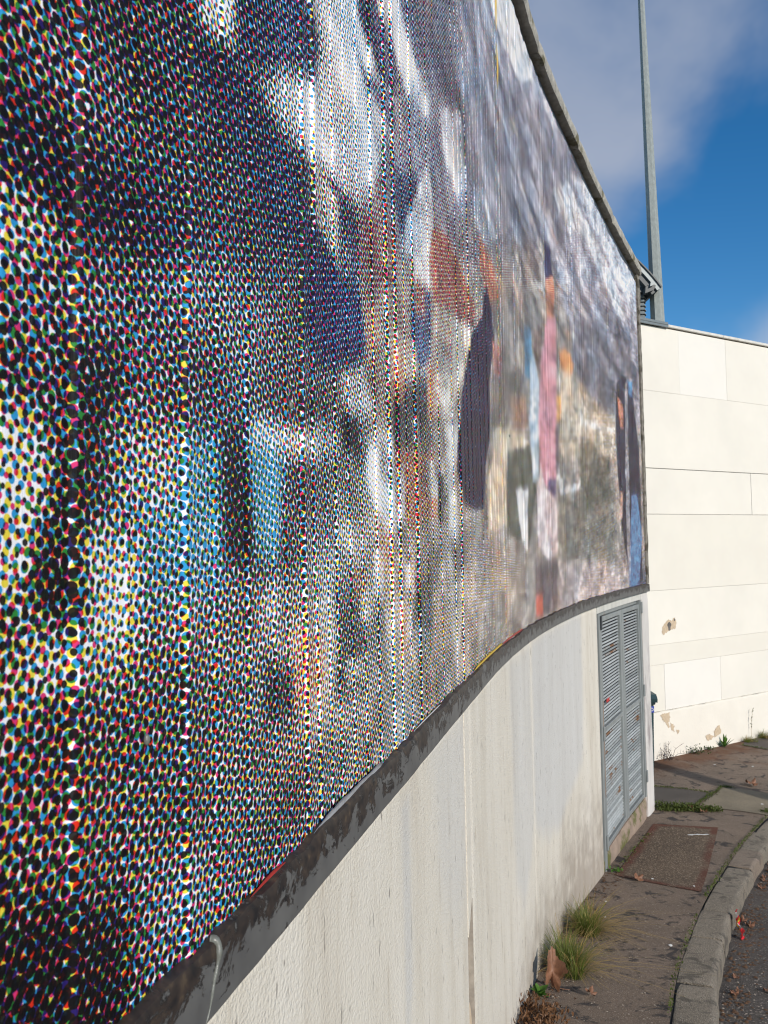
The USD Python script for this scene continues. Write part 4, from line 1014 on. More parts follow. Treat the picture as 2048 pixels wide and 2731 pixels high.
# ================================================================ the cream wall at the end of the street
fw = thing("cream_wall", "high cream painted panel wall in full sun closing the street, with chipped plinth", "wall")
obj("wall_core", farbox(-5, 9, -1.2, 4.40, -.32, -.012), MAT["joint"], fw)
rows = [(3.575, 4.405, [-5, -2.2, .654, 1.616, 3.6, 6.2, 9], .0016), (2.605, 3.575, [-5, -1.2, 3.1, 6.4, 9], .0016), (2.028, 2.605, [-5, -.9, 2.065, 4.4, 6.9, 9], .005), (1.08, 2.028, [-5, -1.6, 3.3, 6, 9], .003),
        (.415, 1.08, [-5, -2, 2.9, 6.1, 9], .0015), (.17, .415, [-5, -1.2, 3.7, 9], .0015), (-.395, .17, [-5, .178, 1.265, 4.0, 9], .002)]
fr = curl(3)
for ri, (z0, z1, ss, gap) in enumerate(rows):
    for a, b in zip(ss[:-1], ss[1:]):
        mat = "cream"
        if ri == 0 and a == .654: mat = "cream_pale"
        elif ri == 6 and a == .178: mat = "cream_pale"
        elif ri == 6 and a == -5: mat = "cream_deep"
        elif fr.random() < .2: mat = "cream_deep"
        obj("panel", farbox(a + gap * .6, b - gap * .6, z0 + gap * .5, z1 - gap * .5 - (.004 if ri == 2 else 0), -.011, fr.uniform(-.0012, .0012), .0025), MAT[mat], fw)
# plinth with an uneven upper edge
ns = 560; S = np.linspace(-5, 9, ns)
jz = (meshkit.fbm(np.column_stack([S * 8, S * 0, S * 0]), 4, 6) - .5) * .035
gz = GZ(far(S)[:, 1]) - .08
pro = [(-.011, lambda s: gz), (.030, lambda s: gz), (.027, lambda s: gz + .12), (.016, lambda s: np.full(ns, -.43) + jz * .6), (.010, lambda s: np.full(ns, -.405) + jz * .5), (-.011, lambda s: np.full(ns, -.3985) + jz * .4)]
V = np.stack([far(S, nn, f(S)) for nn, f in pro], 1).reshape(-1, 3)
plm = trimesh.Trimesh(V, gridfaces(ns, len(pro)), process=False)
if plm.face_normals[:, 1].mean() > 0: plm.invert()
obj("plinth", plm, MAT["plinth"], fw, smooth=50)
for k, (poly, n_) in enumerate([
    ([(.161, .547), (.172, .63), (.224, .668), (.276, .711), (.326, .691), (.397, .72), (.417, .681), (.404, .601), (.321, .594), (.173, .538)], .0035),
    ([(.064, -.438), (.139, -.430), (.213, -.432), (.222, -.499), (.183, -.544), (.211, -.605), (.146, -.539), (.087, -.482)], .0215), ([(.232, -.55), (.292, -.6), (.289, -.666), (.247, -.635)], .0235),
    ([(.892, -.809), (.973, -.794), (1.026, -.827), (.956, -.861), (.903, -.845)], .030), ([(1.056, -.763), (1.149, -.71), (1.192, -.79), (1.135, -.825), (1.066, -.833)], .0285), ([(.34, -.664), (.384, -.671), (.364, -.689)], .026)]):
    P = Polygon(poly).buffer(.008).simplify(.002)
    ring = np.array(P.exterior.coords); t_ = np.linspace(0, 1, 90); per = np.linspace(0, P.exterior.length, 90, endpoint=False)
    ring = np.array([P.exterior.interpolate(d).coords[0] for d in per]); ring += (np.column_stack([meshkit.noise(np.column_stack([per * 60, per * 0, per * 0 + k]), 5), meshkit.noise(np.column_stack([per * 60, per * 0 + 7, per * 0 + k]), 6)]) - .5) * .022
    v, f = trimesh.creation.triangulate_polygon(Polygon(ring).buffer(0), engine="earcut")
    mm = trimesh.Trimesh(far(v[:, 0], n_, v[:, 1]), f, process=False)
    if mm.face_normals[:, 1].mean() > 0: mm.invert()
    obj("bare_patch", mm, MAT["bare"], fw, label="bare tan patch around a small hole where the paint has come off" if k == 0 else None)
hm = trimesh.creation.icosphere(2); v = hm.vertices
obj("hole", trimesh.Trimesh(far(.292 + v[:, 0] * .032 * (1 + .3 * np.sin(v[:, 2] * 4)), .004 + v[:, 1] * .002, .630 + v[:, 2] * .055), hm.faces[:, ::-1], process=False), MAT["hole"], fw)
obj("hole", trimesh.Trimesh(far(.392 + v[:, 0] * .013, .004 + v[:, 1] * .002, .704 + v[:, 2] * .018), hm.faces[:, ::-1], process=False), MAT["hole"], fw)
cs = [.44, 1.55, 2.75, 4.1, 5.6, 7.3, 9]
for a, b in zip(cs[:-1], cs[1:]):
    obj("coping", farbox(a + .004, b - .002, 4.418, 4.455, -.36, .028, .006), plain("pale_coping_concrete", (.62, .60, .54), .8, var=.15, scale=12, second=(.34, .30, .24), blotch=(.6, .72)) if a == .44 else stage.GetPrimAtPath("/World/Looks/pale_coping_concrete") and UsdShade.Material.Get(stage, "/World/Looks/pale_coping_concrete"), fw)
obj("flashing", join(farbox(-1.4, .425, 4.440, 4.475, -.40, .04, .004), farbox(-1.4, .425, 4.407, 4.4385, .022, .039, .003)), MAT["flash"], fw)

# ================================================================ galvanised pole behind the cream wall
pb, pt_ = np.array([3.748, 10.25, 4.0]), np.array([3.640, 10.25, 10.2])
gp = thing("galvanised_pole", "tall tapering galvanised steel pole rising behind the cream wall", "pole", loc=tuple(pb))
ang = np.arange(8) / 8 * 2 * np.pi + .12
V = []
for t_ in np.linspace(0, 1, 14):
    r = .102 * (1 - t_) + .032 * t_
    c = (pt_ - pb) * t_
    V.append(np.column_stack([c[0] + r * np.cos(ang), c[1] + r * np.sin(ang), np.full(8, c[2])]))
V = np.vstack(V); F = [(i * 8 + k, i * 8 + (k + 1) % 8, (i + 1) * 8 + (k + 1) % 8) for i in range(13) for k in range(8)] + [(i * 8 + k, (i + 1) * 8 + (k + 1) % 8, (i + 1) * 8 + k) for i in range(13) for k in range(8)]
F += [(13 * 8, 13 * 8 + k, 13 * 8 + k + 1) for k in range(1, 7)]
obj("shaft", trimesh.Trimesh(V, np.array(F), process=False), MAT["galv_pole"], gp)
obj("weld_seam", tube(np.array([[.0915 * math.cos(ang[6]) * .99, .0915 * math.sin(ang[6]) * .99, 0], *(((pt_ - pb) + np.array([.026 * math.cos(ang[6]), .026 * math.sin(ang[6]), 0]))[None])]), [.004, .002], 6), MAT["galv_pole"], gp)
obj("base_plate", hullbox(-.16, .16, -.16, .16, -.03, .0, .006), MAT["flash"], gp)

# ================================================================ roof vent with a curved hood
VX, VY, VZ, VR = 1.56, 10.0, 3.55, 2.62
rv_ = thing("roof_vent", "grey metal roof vent with louvred sides under a curved hood, beside the pole", "vent", loc=(VX, VY, 4.30))


def arc(r0, r1, y0, y1, a0=34.6, a1=145.4, n=60):
    th = np.radians(np.linspace(a0, a1, n))
    ring = []
    for r in (r0, r1):
        for y in (y0, y1):
            ring.append(np.column_stack([r * np.cos(th), np.full(n, y), (VZ - 4.30) + r * np.sin(th)]))
    V = np.vstack(ring); F = []
    idx = lambda k, i: k * n + i
    for i in range(n - 1):
        for a, b in ((0, 1), (1, 3), (3, 2), (2, 0)):
            F += [(idx(a, i), idx(a, i + 1), idx(b, i + 1)), (idx(a, i), idx(b, i + 1), idx(b, i))]
    for i in (0, n - 1):
        F += [(idx(0, i), idx(1, i), idx(3, i)), (idx(0, i), idx(3, i), idx(2, i))]
    m_ = trimesh.Trimesh(V, np.array(F), process=False); trimesh.repair.fix_normals(m_)
    return m_


obj("hood", arc(VR - .016, VR, -.02, 1.6), MAT["vent_dark"], rv_, smooth=30)
obj("fascia", arc(VR - .075, VR - .0165, 0.0, .05), MAT["vent"], rv_, smooth=30)
obj("soffit", arc(VR - .15, VR - .0755, .03, 1.55), MAT["vent_dark"], rv_, smooth=30)
gth = np.radians(np.linspace(37.5, 142.5, 40))
gpoly = Polygon([((VR - .155) * math.cos(t_), (VZ - 4.3) + (VR - .155) * math.sin(t_)) for t_ in gth])
ex = trimesh.creation.extrude_polygon(gpoly, .02, engine="earcut"); ex.vertices = np.column_stack([ex.vertices[:, 0], ex.vertices[:, 2] + .12, ex.vertices[:, 1]]); ex.invert()
obj("gable_panel", ex, MAT["vent_pale"], rv_)
obj("louvre_box", hullbox(-1.955, 1.955, .165, 1.45, -.25, .74, .004), MAT["vent_dark"], rv_)
obj("eaves_beam", hullbox(-2.02, 2.02, .10, .16, .705, .775, .004), MAT["vent_dark"], rv_)
for sg in (1, -1):
    q = trimesh.convex.convex_hull(np.array([(sg * x, y, z) for (x, z) in ((1.93, .655), (2.045, .70), (2.075, .755), (2.02, .79), (1.94, .74)) for y in (-.01, .099)]))
    obj("bracket", q, MAT["vent_dark"], rv_)
    q = trimesh.convex.convex_hull(np.array([(sg * x, y, z) for (x, z) in ((1.985, .735), (2.03, .752), (2.05, .79), (2.0, .80)) for y in (-.045, -.011)]))
    obj("gutter_end", q, MAT["vent"], rv_)
for k in range(13):
    z = .665 - k * .0555
    q = hullbox(-1.965, 1.965, -.026, .026, -.004, .004, .001); v = q.vertices.copy(); t_ = math.radians(58)
    q.vertices = np.column_stack([v[:, 0], .135 + v[:, 1] * math.cos(t_) - v[:, 2] * math.sin(t_), z + v[:, 1] * math.sin(t_) + v[:, 2] * math.cos(t_)])
    obj("slat", q, MAT["vent"], rv_)
    q2 = hullbox(-.03, .03, .17, 1.44, -.004, .004, .001); v = q2.vertices.copy()
    q2.vertices = np.column_stack([1.985 - v[:, 0] * math.cos(t_), v[:, 1], z + v[:, 0] * math.sin(t_) * 1.0 + v[:, 2]])
    obj("slat", q2, MAT["vent"], rv_)

# ================================================================ wheeled bin half hidden by the wall corner
bz = float(GZ(8.9))
wb = thing("wheeled_bin", "dark green plastic wheeled bin peeping out behind the end of the curved wall", "bin", loc=(2.700, 8.93, bz))
q = hullbox(-.275, .275, -.28, .28, .0, .86, .03); v = q.vertices; v[:, :2] *= (1 - .06 * (1 - v[:, 2:3] / .86)) ; v[:, 0] += 0; q.vertices = v
obj("body", q, MAT["bin"], wb, smooth=30)
obj("rim", join(hullbox(-.285, .285, -.29, .29, .83, .872, .01)), MAT["bin"], wb)
lidp = trimesh.convex.convex_hull(np.array([(x, y, z) for x in (-.297, .297) for (y, z) in ((-.315, .862), (-.32, .90), (-.28, .945), (.27, .965), (.31, .93), (.31, .874))]))
obj("lid", lidp, MAT["bin"], wb, smooth=25)
obj("handle", tube(np.array([(-.24, .31, .85), (-.24, .37, .87), (.24, .37, .87), (.24, .31, .85)]), .014, 8), MAT["bin"], wb, smooth=True)
for x in (-.25, .25):
    w_ = trimesh.creation.cylinder(.10, .05, sections=24); w_.apply_transform(trimesh.transformations.rotation_matrix(np.pi / 2, [0, 1, 0])); w_.apply_translation((x, .25, .10))
    obj("wheel", w_, MAT["dark"], wb, smooth=30)
obj("sticker", hullbox(.205, .268, -.2805, -.2775, .745, .815, .0008), MAT["label_blue"], wb)
ringm = trimesh.creation.annulus(.012, .019, .001, sections=24); ringm.apply_transform(trimesh.transformations.rotation_matrix(np.pi / 2, [1, 0, 0])); ringm.apply_translation((.243, -.2812, .78))
obj("sticker_mark", ringm, MAT["white"], wb)

# street lamp standing across the street, outside the picture: its shadow lies on the pavement
lx, ly = 6.29, 3.60
sl = thing("street_lamp", "tall grey street lamp standing on the road side across from the wall", "lamp", loc=(lx, ly, float(GZ(ly)) - KERB_H))
obj("post", tube(np.array([(0, 0, 0), (0, 0, .9), (0, 0, 1.0), (0, 0, 4.2), (0, 0, 6.2)]), [.135, .135, .118, .105, .07], 16), MAT["lamp"], sl, smooth=30)
obj("base", hullbox(-.14, .14, -.14, .14, 0, .03, .006), MAT["lamp"], sl)
obj("arm", tube(np.array([(0, 0, 6.18), (-.1, .02, 6.35), (-.4, .08, 6.45), (-.9, .15, 6.48)]), .028, 8), MAT["lamp"], sl, smooth=True)
obj("lamp_head", trimesh.convex.convex_hull(np.array([(-.75, .05, 6.46), (-.75, .21, 6.46), (-1.35, .12, 6.44), (-1.35, .30, 6.44), (-.8, .08, 6.56), (-1.3, .2, 6.53), (-.8, .2, 6.56)])), MAT["lamp"], sl)

# ================================================================ plants
def blades(n, base, spread, h, lean, width, seed, droop=.5, segs=5, bias=(0, 0)):
    r = curl(seed); V, F, c = [], [], 0
    hubs = r.normal(0, spread * .75, (5, 2)); hubs[:, 0] = np.abs(hubs[:, 0]) * .8 - spread * .2
    for _ in range(n):
        a = r.uniform(0, 2 * np.pi); rad = spread * math.sqrt(r.random())
        cl = hubs[int(r.integers(0, len(hubs)))] if r.random() < .8 else (0, 0)
        b0 = np.array([base[0] + rad * .55 * math.cos(a) + cl[0], base[1] + rad * .55 * math.sin(a) + cl[1]]); z0 = float(GZ(b0[1])) - .005
        d = np.array([math.cos(a), math.sin(a)]) * (.3 + rad / spread) + np.array(bias) + r.normal(0, .55, 2)
        L_ = h * r.uniform(.35, 1.1); ln = lean * r.uniform(.3, 1.2); dr_ = droop * r.uniform(.4, 1.3)
        side = np.array([-d[1], d[0]]) / (np.linalg.norm(d) + 1e-6)
        pts = []
        for k in range(segs + 1):
            t = k / segs
            out = d * L_ * (ln * t + dr_ * t * t * .8); up = L_ * (t - .55 * dr_ * t ** 2.4)
            pts.append((b0[0] + out[0], b0[1] + out[1], z0 + max(up, 0.006)))
        for k, p in enumerate(pts):
            w = width * (1 - (k / segs) ** 1.5) * .5 + .0002
            V += [(p[0] - side[0] * w, p[1] - side[1] * w, p[2]), (p[0] + side[0] * w, p[1] + side[1] * w, p[2])]
        for k in range(segs):
            i = c + 2 * k; F += [(i, i + 1, i + 3), (i, i + 3, i + 2)]
        c += 2 * (segs + 1)
    return trimesh.Trimesh(np.array(V), np.array(F), process=False)


def relocate(m_, loc):
    m_.vertices = m_.vertices - np.array(loc); return m_


def grass(name, label, spots, n_green, n_dry, h, seed, spread=.07, dry_h=None, cat="grass", group=None, width=.0032, bias=(.28, -.1)):
    x, y = spots
    loc = (x, y, float(GZ(y)))
    t = thing(name, label, cat, loc=loc, group=group)
    obj("green_blades", relocate(blades(n_green, (x, y), spread, h, .30, width, seed, .45, bias=(bias[0] * .3, bias[1])), loc), MAT["grass"], t)
    if n_dry:
        obj("dry_blades", relocate(blades(n_dry, (x + .02, y), spread * .9, dry_h or h * 1.1, .55, width * 1.1, seed + 1, 1.05, bias=bias), loc), MAT["straw"], t)
    return t


grass("grass_tuft", "big green grass tuft with straw blades at the wall foot, nearest the camera", (.885, 4.05), 640, 260, .195, 101, .085, .19)
grass("grass_tuft", "shaggy yellowing grass tuft just behind the nearest tuft at the wall foot", (1.150, 4.66), 400, 420, .21, 111, .075, .20)
fy = lambda x: FY0 + FS * (x - FX0)
grass("grass_tuft", "small yellowish tuft at the plinth between the broad leaves and the second small tuft", (4.72, fy(4.72) - .09), 150, 70, .11, 121, .08, group=None)
grass("grass_tuft", "small bushy tuft at the plinth, rightmost along the cream wall", (5.02, fy(5.02) - .09), 170, 90, .15, 131, .07)


def leaf_shape(L_, W_, n=9, seed=0, bendz=.2, cup=.15, lobes=0):
    r = curl(seed); t = np.linspace(0, 1, n)
    w = W_ * np.sin(np.pi * t ** .75) ** .8 * (1 + lobes * .35 * np.sin(t * 22))
    V, F = [], []
    for k in range(n):
        x = L_ * t[k]; z = bendz * L_ * (math.sin(t[k] * 2.2))
        V += [(x, -w[k] / 2, z + cup * w[k]), (x, 0, z), (x, w[k] / 2, z + cup * w[k])]
    for k in range(n - 1):
        i = 3 * k
        F += [(i, i + 1, i + 4), (i, i + 4, i + 3), (i + 1, i + 2, i + 5), (i + 1, i + 5, i + 4)]
    return trimesh.Trimesh(np.array(V), np.array(F), process=False)


def rosette(name, label, loc2, n, L_, W_, mat, seed, tilt=(.3, 1.1), cat="weed", part="leaf"):
    z = float(GZ(loc2[1])); t = thing(name, label, cat, loc=(loc2[0], loc2[1], z)); r = curl(seed)
    for k in range(n):
        q = leaf_shape(L_ * r.uniform(.7, 1.15), W_ * r.uniform(.75, 1.2), seed=seed + k, bendz=r.uniform(-.1, .15))
        q.apply_transform(trimesh.transformations.rotation_matrix(-r.uniform(*tilt), [0, 1, 0]))
        q.apply_transform(trimesh.transformations.rotation_matrix(k * 2.4 + r.uniform(-.3, .3), [0, 0, 1]))
        obj(part, q, mat, t, smooth=True)
    return t


rosette("broadleaf_weed", "bright green broad-leaved weed beside the brown leaf at the wall foot", (.690, 3.70), 12, .055, .040, MAT["weed"], 201, (.2, 1.2))
rosette("broadleaf_weed", "bright green upright broad-leaved weed at the plinth of the cream wall", (4.33, fy(4.33) - .10), 14, .16, .034, MAT["weed"], 211, (.35, 1.35))


def herb(name, label, loc2, n, size, mat, seed, cat="weed", flat=.5):
    z = float(GZ(loc2[1])); t = thing(name, label, cat, loc=(loc2[0], loc2[1], z)); r = curl(seed); ms = []
    stems = []
    for k in range(n):
        p = r.normal(0, 1, 3) * np.array([size, size * .6, size * flat]); p[2] = abs(p[2]) + .006
        q = leaf_shape(r.uniform(.018, .034), r.uniform(.010, .018), n=4, seed=k)
        q.apply_transform(trimesh.transformations.euler_matrix(r.uniform(-1, 1), r.uniform(-1.2, .3), r.uniform(0, 6.28))); q.apply_translation(p); ms.append(q)
        if k % 6 == 0:
            stems.append(tube(np.array([(0, 0, 0), p * .6 + np.array([0, 0, .01]), p]), .0012, 4))
    obj("leaves", join(*ms), mat, t); obj("stems", join(*stems), MAT["twig"], t)
    return t


herb("small_herb", "low dark green herb at the plinth foot, left of the broad leaves", (3.83, fy(3.83) - .10), 110, .075, MAT["herb"], 301)
herb("small_herb", "tiny green sprig at the plinth foot between the low herb and the broad leaves", (4.06, fy(4.06) - .08), 45, .04, MAT["herb"], 302)
herb("small_herb", "tiny green sprig growing at the foot of the door jamb", (1.735, 6.02), 28, .022, MAT["weed"], 303)
# dry twiggy plant by the bin, tall seeded stalk
tx, ty = 3.40, fy(3.40) - .10
tw = thing("dead_twig_plant", "dead dark twiggy plant at the plinth beside the bin", "plant", loc=(tx, ty, float(GZ(ty)))); r = curl(41); st, lf = [], []
for k in range(11):
    a = r.uniform(0, 6.28); e = np.array([math.cos(a) * .16 * r.uniform(.3, 1.2) + (.08 if k < 4 else -.05), math.sin(a) * .05, r.uniform(.06, .22)])
    mid = e * .5 + np.array([0, 0, .03]); st.append(tube(np.array([(0.1 * r.uniform(-.6, .6), 0, 0), mid, e]), [.0032, .0024, .0012], 5))
    for j in range(2):
        b = mid + (e - mid) * r.uniform(0, .8); st.append(tube(np.array([b, b + np.array([r.uniform(-.05, .05), r.uniform(-.02, .02), r.uniform(.01, .06)])]), [.0018, .0008], 4))
for k in range(60):
    q = leaf_shape(.02, .011, 4, k); q.apply_transform(trimesh.transformations.euler_matrix(*r.uniform(-2, 2, 3))); q.apply_translation((r.normal(-.06, .07), r.normal(0, .03), abs(r.normal(.04, .03)))); lf.append(q)
obj("twigs", join(*st), MAT["twig"], tw); obj("withered_leaves", join(*lf), MAT["twig"], tw)
sx, sy = 4.83, fy(4.83) - .07
sk = thing("seed_stalk", "thin tall seed stalk standing in front of the plinth between the two small tufts", "plant", loc=(sx, sy, float(GZ(sy))))
sp = np.array([(0, 0, 0), (.004, 0, .14), (.012, 0, .26), (.035, -.005, .42)]); obj("stem", tube(sp, [.0025, .002, .0016, .001], 5), MAT["straw"], sk)
sd = []
for k in range(42):
    t_ = r.uniform(.16, .42); c = np.array([np.interp(t_, sp[:, 2], sp[:, 0]), 0, t_]); q = leaf_shape(.016, .008, 4, k); q.apply_transform(trimesh.transformations.euler_matrix(*r.uniform(-2, 2, 3))); q.apply_translation(c + r.normal(0, .004, 3)); sd.append(q)
obj("seeds", join(*sd), MAT["herb"], sk)

# moss: mat at the wall corner, fringes in the joints
def fringe(pts, n, width, mat, seed, hmax=.012, size=(.008, .02)):
    P = np.array(pts, float); d = np.concatenate([[0], np.cumsum(np.hypot(*np.diff(P, axis=0).T))]); r = curl(seed); ms = []
    tri = leaf_shape(1, .6, 3, 0, .3)
    for k in range(n):
        t = r.uniform(0, d[-1]); x = np.interp(t, d, P[:, 0]) + r.normal(0, width); y = np.interp(t, d, P[:, 1]) + r.normal(0, width)
        q = tri.copy(); q.apply_scale(r.uniform(*size)); q.apply_transform(trimesh.transformations.euler_matrix(r.uniform(-.8, .8), r.uniform(-1.3, .1), r.uniform(0, 6.28)))
        q.apply_translation((x, y, float(GZ(y)) + .004 + hmax * r.random() ** 2)); ms.append(q)
    return join(*ms)


mossloc = (2.9, 7.60, float(GZ(7.6)))
mt = thing("moss_cushion", "ragged green moss cushion spreading from the end pillar along the pavement joint", "moss", loc=mossloc)
obj("moss_leaves", relocate(join(fringe([(2.63, 7.66), (2.8, 7.63), (3.0, 7.60)], 1500, .035, None, 71, .055, (.012, .03)), fringe([(2.95, 7.61), (3.20, 7.565)], 700, .024, None, 72, .04, (.012, .026))), mossloc), MAT["moss"], mt)
jm = join(fringe([(2.66, 8.44), (2.906, 8.381), (3.135, 8.294), (3.344, 8.139)], 330, .010, None, 73), fringe([(3.577, 8.365), (3.368, 8.115), (3.228, 7.963), (3.10, 7.82), (3.0, 7.70)], 520, .014, None, 74, .016),
          fringe([(3.573, 8.34), (3.66, 8.30)], 120, .014, None, 75), fringe(kerb_pt(np.linspace(t_near((2.15, 5.3)), t_near((3.55, 7.35)), 30), np.full(30, -.008)).tolist(), 560, .008, None, 76, .008),
          fringe(kerb_pt(np.linspace(t_near((1.2, 3.4)), t_near((1.9, 4.9)), 30), np.full(30, -.008)).tolist(), 170, .006, None, 77, .006),
          fringe([(3.60, 7.50), (3.66, 7.52)], 160, .025, None, 78, .03), fringe([(4.58, 10.08), (4.79, 9.83)], 120, .012, None, 79), fringe([(1.80, 6.15), (2.05, 6.55), (2.3, 6.95)], 160, .014, None, 80, .012))
obj("joint_moss", jm, MAT["moss"], label="green moss growing in the pavement joints and along the kerb", cat="moss", kind="stuff")

# ================================================================ leaves and litter
def plane_leaf(size, seed):
    r = curl(seed); n = 60; th = np.linspace(0, 2 * np.pi, n, endpoint=False)
    rad = size * (.60 + .20 * np.abs(np.cos(2.5 * (th - np.pi / 2))) ** 1.6 + .05 * np.sin(th * 17 + seed)) * (1 - .35 * np.exp(-((th - 1.5 * np.pi) / .35) ** 2))
    V = [(0, 0, 0)]; F = []
    for ring in (.33, .66, 1.0):
        for k in range(n):
            x, y = ring * rad[k] * math.cos(th[k]), ring * rad[k] * math.sin(th[k])
            V.append((x, y, .25 * (x * x - .4 * y * y) / size + .08 * size * math.sin(5 * th[k]) * ring ** 2 + r.normal(0, .008) * size))
    for k in range(n):
        F.append((0, 1 + k, 1 + (k + 1) % n))
        for a in (0, 1):
            i, j = 1 + a * n + k, 1 + a * n + (k + 1) % n
            F += [(i, i + n, j + n), (i, j + n, j)]
    return trimesh.Trimesh(np.array(V), np.array(F), process=False)


lz = float(GZ(3.79))
pl = thing("plane_leaf", "large curled brown plane leaf standing up at the wall foot by the green weed", "leaf", loc=(.770, 3.79, lz))
q = plane_leaf(.115, 5); q.vertices[:, 0] *= .55; q.vertices[:, 2] = q.vertices[:, 2] * 1.6 + 1.2 * q.vertices[:, 0] ** 2 / .06 - .5 * np.abs(q.vertices[:, 1]) * (q.vertices[:, 1] > 0); q.apply_transform(trimesh.transformations.rotation_matrix(1.25, [1, 0, 0])); q.apply_transform(trimesh.transformations.rotation_matrix(.25, [0, 1, 0])); q.apply_translation((0, 0, .085))
obj("blade", q, MAT["planeleaf"], pl, smooth=True)
obj("stalk", tube(np.array([(.0, .0, .02), (.03, -.02, .008), (.08, -.03, .006)]), .0016, 5), MAT["planeleaf"], pl)
for (x, y, sz, rot, tilt, lab) in [(3.884, 8.36, .085, .4, .18, "crumpled brown leaf lying in the lamp post's shadow on the pavement"), (2.93, 7.58, .05, 1.2, .9, "small tan leaf caught in the moss cushion"), (3.02, 7.50, .045, 2.2, .3, "pale curled leaf lying in front of the moss cushion"),
                                   (1.83, 5.80, .05, .2, .5, "dark curled leaf at the near corner of the reddish patch"), (.92, 3.66, .035, 1, .4, "small dark leaf lying right of the upright brown leaf")]:
    t = thing("plane_leaf", lab, "leaf", loc=(x, y, float(GZ(y)) + .012), rz=math.degrees(rot)); q = plane_leaf(sz, int(sz * 1000)); q.vertices[:, 2] *= 2.2; q.apply_transform(trimesh.transformations.rotation_matrix(tilt, [1, .4, 0])); q.apply_translation((0, 0, sz * .25 * (1 + tilt * .8)))
    obj("blade", q, MAT["planeleaf"], t, smooth=True)
# heap of dead weed at the bottom edge
hx, hy = .615, 3.40
hp = thing("dead_weed", "withered brown weed heaped at the wall foot, nearest the bottom edge", "weed", loc=(hx, hy, float(GZ(hy)))); r = curl(55); ms = []
for k in range(420):
    q = leaf_shape(r.uniform(.015, .035), r.uniform(.006, .012), 5, k, bendz=r.uniform(-.6, .6), cup=.5); q.apply_transform(trimesh.transformations.euler_matrix(*r.uniform(-2, 2, 3)))
    a = r.normal(0, .055, 2); px_, py_ = a[0] + .01, a[1] * 1.8
    q.apply_translation((px_, py_, float(GZ(hy + py_) - GZ(hy)) + abs(r.normal(0, .028)) + .008)); ms.append(q)
obj("withered_leaves", join(*ms), MAT["deadleaf"], hp)
# wrapper leaning on the kerb
wx, wy = 2.185, 4.93
wr = thing("sweet_wrapper", "crumpled red and silver sweet wrapper against the kerb on the road", "wrapper", loc=(wx, wy, float(GZ(wy)) - KERB_H), rz=-14)


def foil(x0, x1, seed, zc=.045):
    n, m2 = 12, 8; r = curl(seed); U, Vv = np.meshgrid(np.linspace(x0, x1, n), np.linspace(-1, 1, m2), indexing="ij")
    wv = meshkit.fbm(np.stack([U * 40, Vv * 2, U * 0], -1), 3, seed) - .5
    P = np.stack([wv * .045, U, .012 + (Vv + 1) * .030 + wv * .02 + (U + .06) * .35], -1).reshape(-1, 3) * .95
    return trimesh.Trimesh(P, gridfaces(n, m2), process=False)


obj("red_end", foil(-.085, -.045, 1), MAT["wrap_red"], wr); obj("silver_band", foil(-.045, .0, 1), MAT["wrap_white"], wr); obj("red_middle", foil(.0, .06, 1), MAT["wrap_red"], wr)
obj("silver_end", foil(.06, .085, 1), MAT["wrap_white"], wr); obj("red_tip", foil(.085, .105, 1), MAT["wrap_red"], wr)
obj("yellow_print", relocate(foil(.005, .035, 1), (.003, 0, -.004)), MAT["wrap_yellow"], wr)
# white scraps on the pavement
scr = thing("paper_scrap", "long pale smear of paper on the reddish patch", "scrap", loc=(2.72, 6.90, float(GZ(6.9)) + .006))
ex = trimesh.creation.extrude_polygon(Polygon([(-.10, .0), (-.06, -.010), (-.03, .002), (.05, -.006), (.10, .004), (.085, .016), (.04, .009), (.0, .02), (-.03, .010), (-.07, .014)]), .0015, engine="earcut"); obj("sheet", ex, MAT["white"], scr)


def blobby(sz, seed):
    q = trimesh.creation.icosphere(1); r = curl(seed); v = q.vertices * (1 + r.uniform(-.3, .3, (len(q.vertices), 1))); v[:, 2] *= .3; q.vertices = v * sz; return q


first = None
for k, (x, y, sz) in enumerate([(1.85, 5.835, .026), (1.343, 4.959, .018), (1.554, 4.39, .017), (1.95, 5.84, .014), (2.18, 5.64, .013), (1.45, 5.30, .013), (3.85, 9.2, .022), (4.25, 9.1, .02), (3.7, 7.75, .02)]):
    loc = (x, y, float(GZ(y)) + .007)
    if first is None:
        first = thing("pale_scrap", "small whitish lump lying on the pavement", "scrap", loc=loc, group="whitish lumps scattered on the pavement"); obj("lump", blobby(.02, 3), MAT["white"], first)
    else:
        copy_of(first, loc, rz=float(k * 67), scale=sz / .034)


def flecks(region, n, size, dz, seed, dens=None):
    r = curl(seed); ms = []; x0, y0, x1, y1 = region.bounds; c = 0
    base = np.array([(math.cos(a), math.sin(a), 0) for a in np.arange(6) / 6 * 6.283] + [(0, 0, .35)])
    F0 = np.array([(i, (i + 1) % 6, 6) for i in range(6)]); V, F = [], []
    while c < n:
        x, y = r.uniform(x0, x1), r.uniform(y0, y1)
        if not shapely.contains_xy(region, x, y) or (dens and r.random() > dens(x, y)):
            continue
        s_ = r.uniform(*size) * .5; v = base * s_ * np.array([r.uniform(.6, 1.2), r.uniform(.6, 1.2), 1]); a = r.uniform(0, 6.28)
        R = np.array([[math.cos(a), -math.sin(a), 0], [math.sin(a), math.cos(a), 0], [0, 0, 1]]); v = v @ R.T + np.array([x, y, float(GZ(y)) + dz]); F.append(F0 + 7 * c); V.append(v); c += 1
    return trimesh.Trimesh(np.vstack(V), np.vstack(F), process=False)


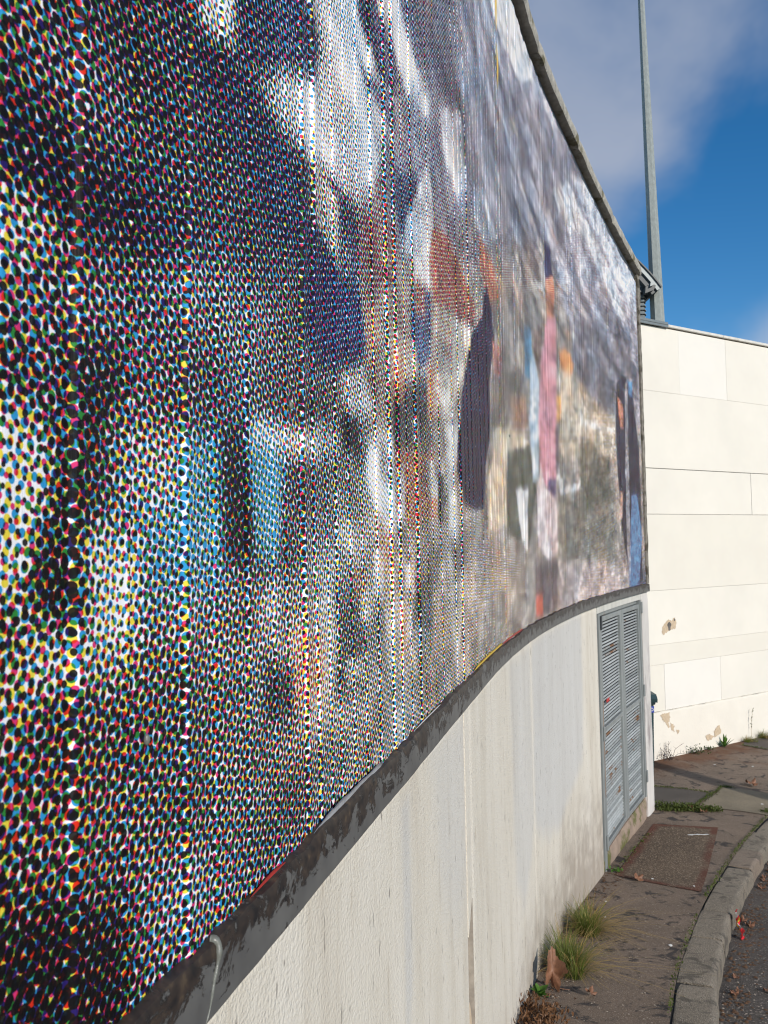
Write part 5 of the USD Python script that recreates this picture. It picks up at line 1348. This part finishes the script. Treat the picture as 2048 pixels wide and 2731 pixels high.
near_pave = pave_poly.intersection(Polygon([(.4, 3.0), (2.0, 3.0), (3.6, 7.4), (2.6, 7.6), (1.5, 5.6)]))
obj("pavement_grit", flecks(near_pave, 900, (.003, .009), .0065, 91), MAT["grit"], label="pale grit scattered over the asphalt pavement", cat="grit", kind="stuff")
road_strip = Polygon(list(map(tuple, kerb_pt(np.linspace(t_near((1.0, 3.0)), t_near((3.2, 6.9)), 40), np.full(40, .20)))) + list(map(tuple, kerb_pt(np.linspace(t_near((3.2, 6.9)), t_near((1.0, 3.0)), 40), np.full(40, .95)))))
obj("road_grit", join(flecks(road_strip, 700, (.004, .013), -KERB_H + .001, 92, lambda x, y: 1.0 if y < 4.15 else .12)), MAT["grit"], label="white paint flecks and grit strewn on the road beside the kerb", cat="grit", kind="stuff")
obj("gutter_chips", flecks(road_strip, 520, (.01, .03), -KERB_H + .003, 93, lambda x, y: math.exp(-((min(np.hypot(inner[:, 0] - x, inner[:, 1] - y)) - .24) / .11) ** 2) + .05), MAT["chips"], label="brown leaf crumbs gathered in the gutter along the kerb", cat="leaf crumbs", kind="stuff")
foot = Polygon(list(map(tuple, wall(np.linspace(3.3, 6.6, 40), .012)[:, :2])) + list(map(tuple, wall(np.linspace(6.6, 3.3, 40), .16)[:, :2])))
obj("wall_foot_chips", flecks(foot, 420, (.006, .020), .004, 94), MAT["chips"], label="brown crumbs of leaf and dirt along the foot of the curved wall", cat="leaf crumbs", kind="stuff")
r = curl(77); first = None
for k in range(22):
    t_ = r.uniform(t_near((1.45, 3.8)), t_near((3.1, 6.7))); p = kerb_pt(np.array(t_), np.array(.21 + abs(r.normal(0, .16)))); loc = (p[0], p[1], float(GZ(p[1])) - KERB_H + .010)
    if first is None:
        first = thing("dry_leaf", "small dry brown leaf lying on the road along the kerb", "leaf", loc=loc, group="small dry leaves along the kerb"); q = plane_leaf(.035, 12); q.vertices[:, 2] *= 2.5; obj("blade", q, MAT["planeleaf"], first, smooth=True)
    else:
        copy_of(first, loc, rz=float(r.uniform(0, 360)), scale=float(r.uniform(.5, 1.3)))
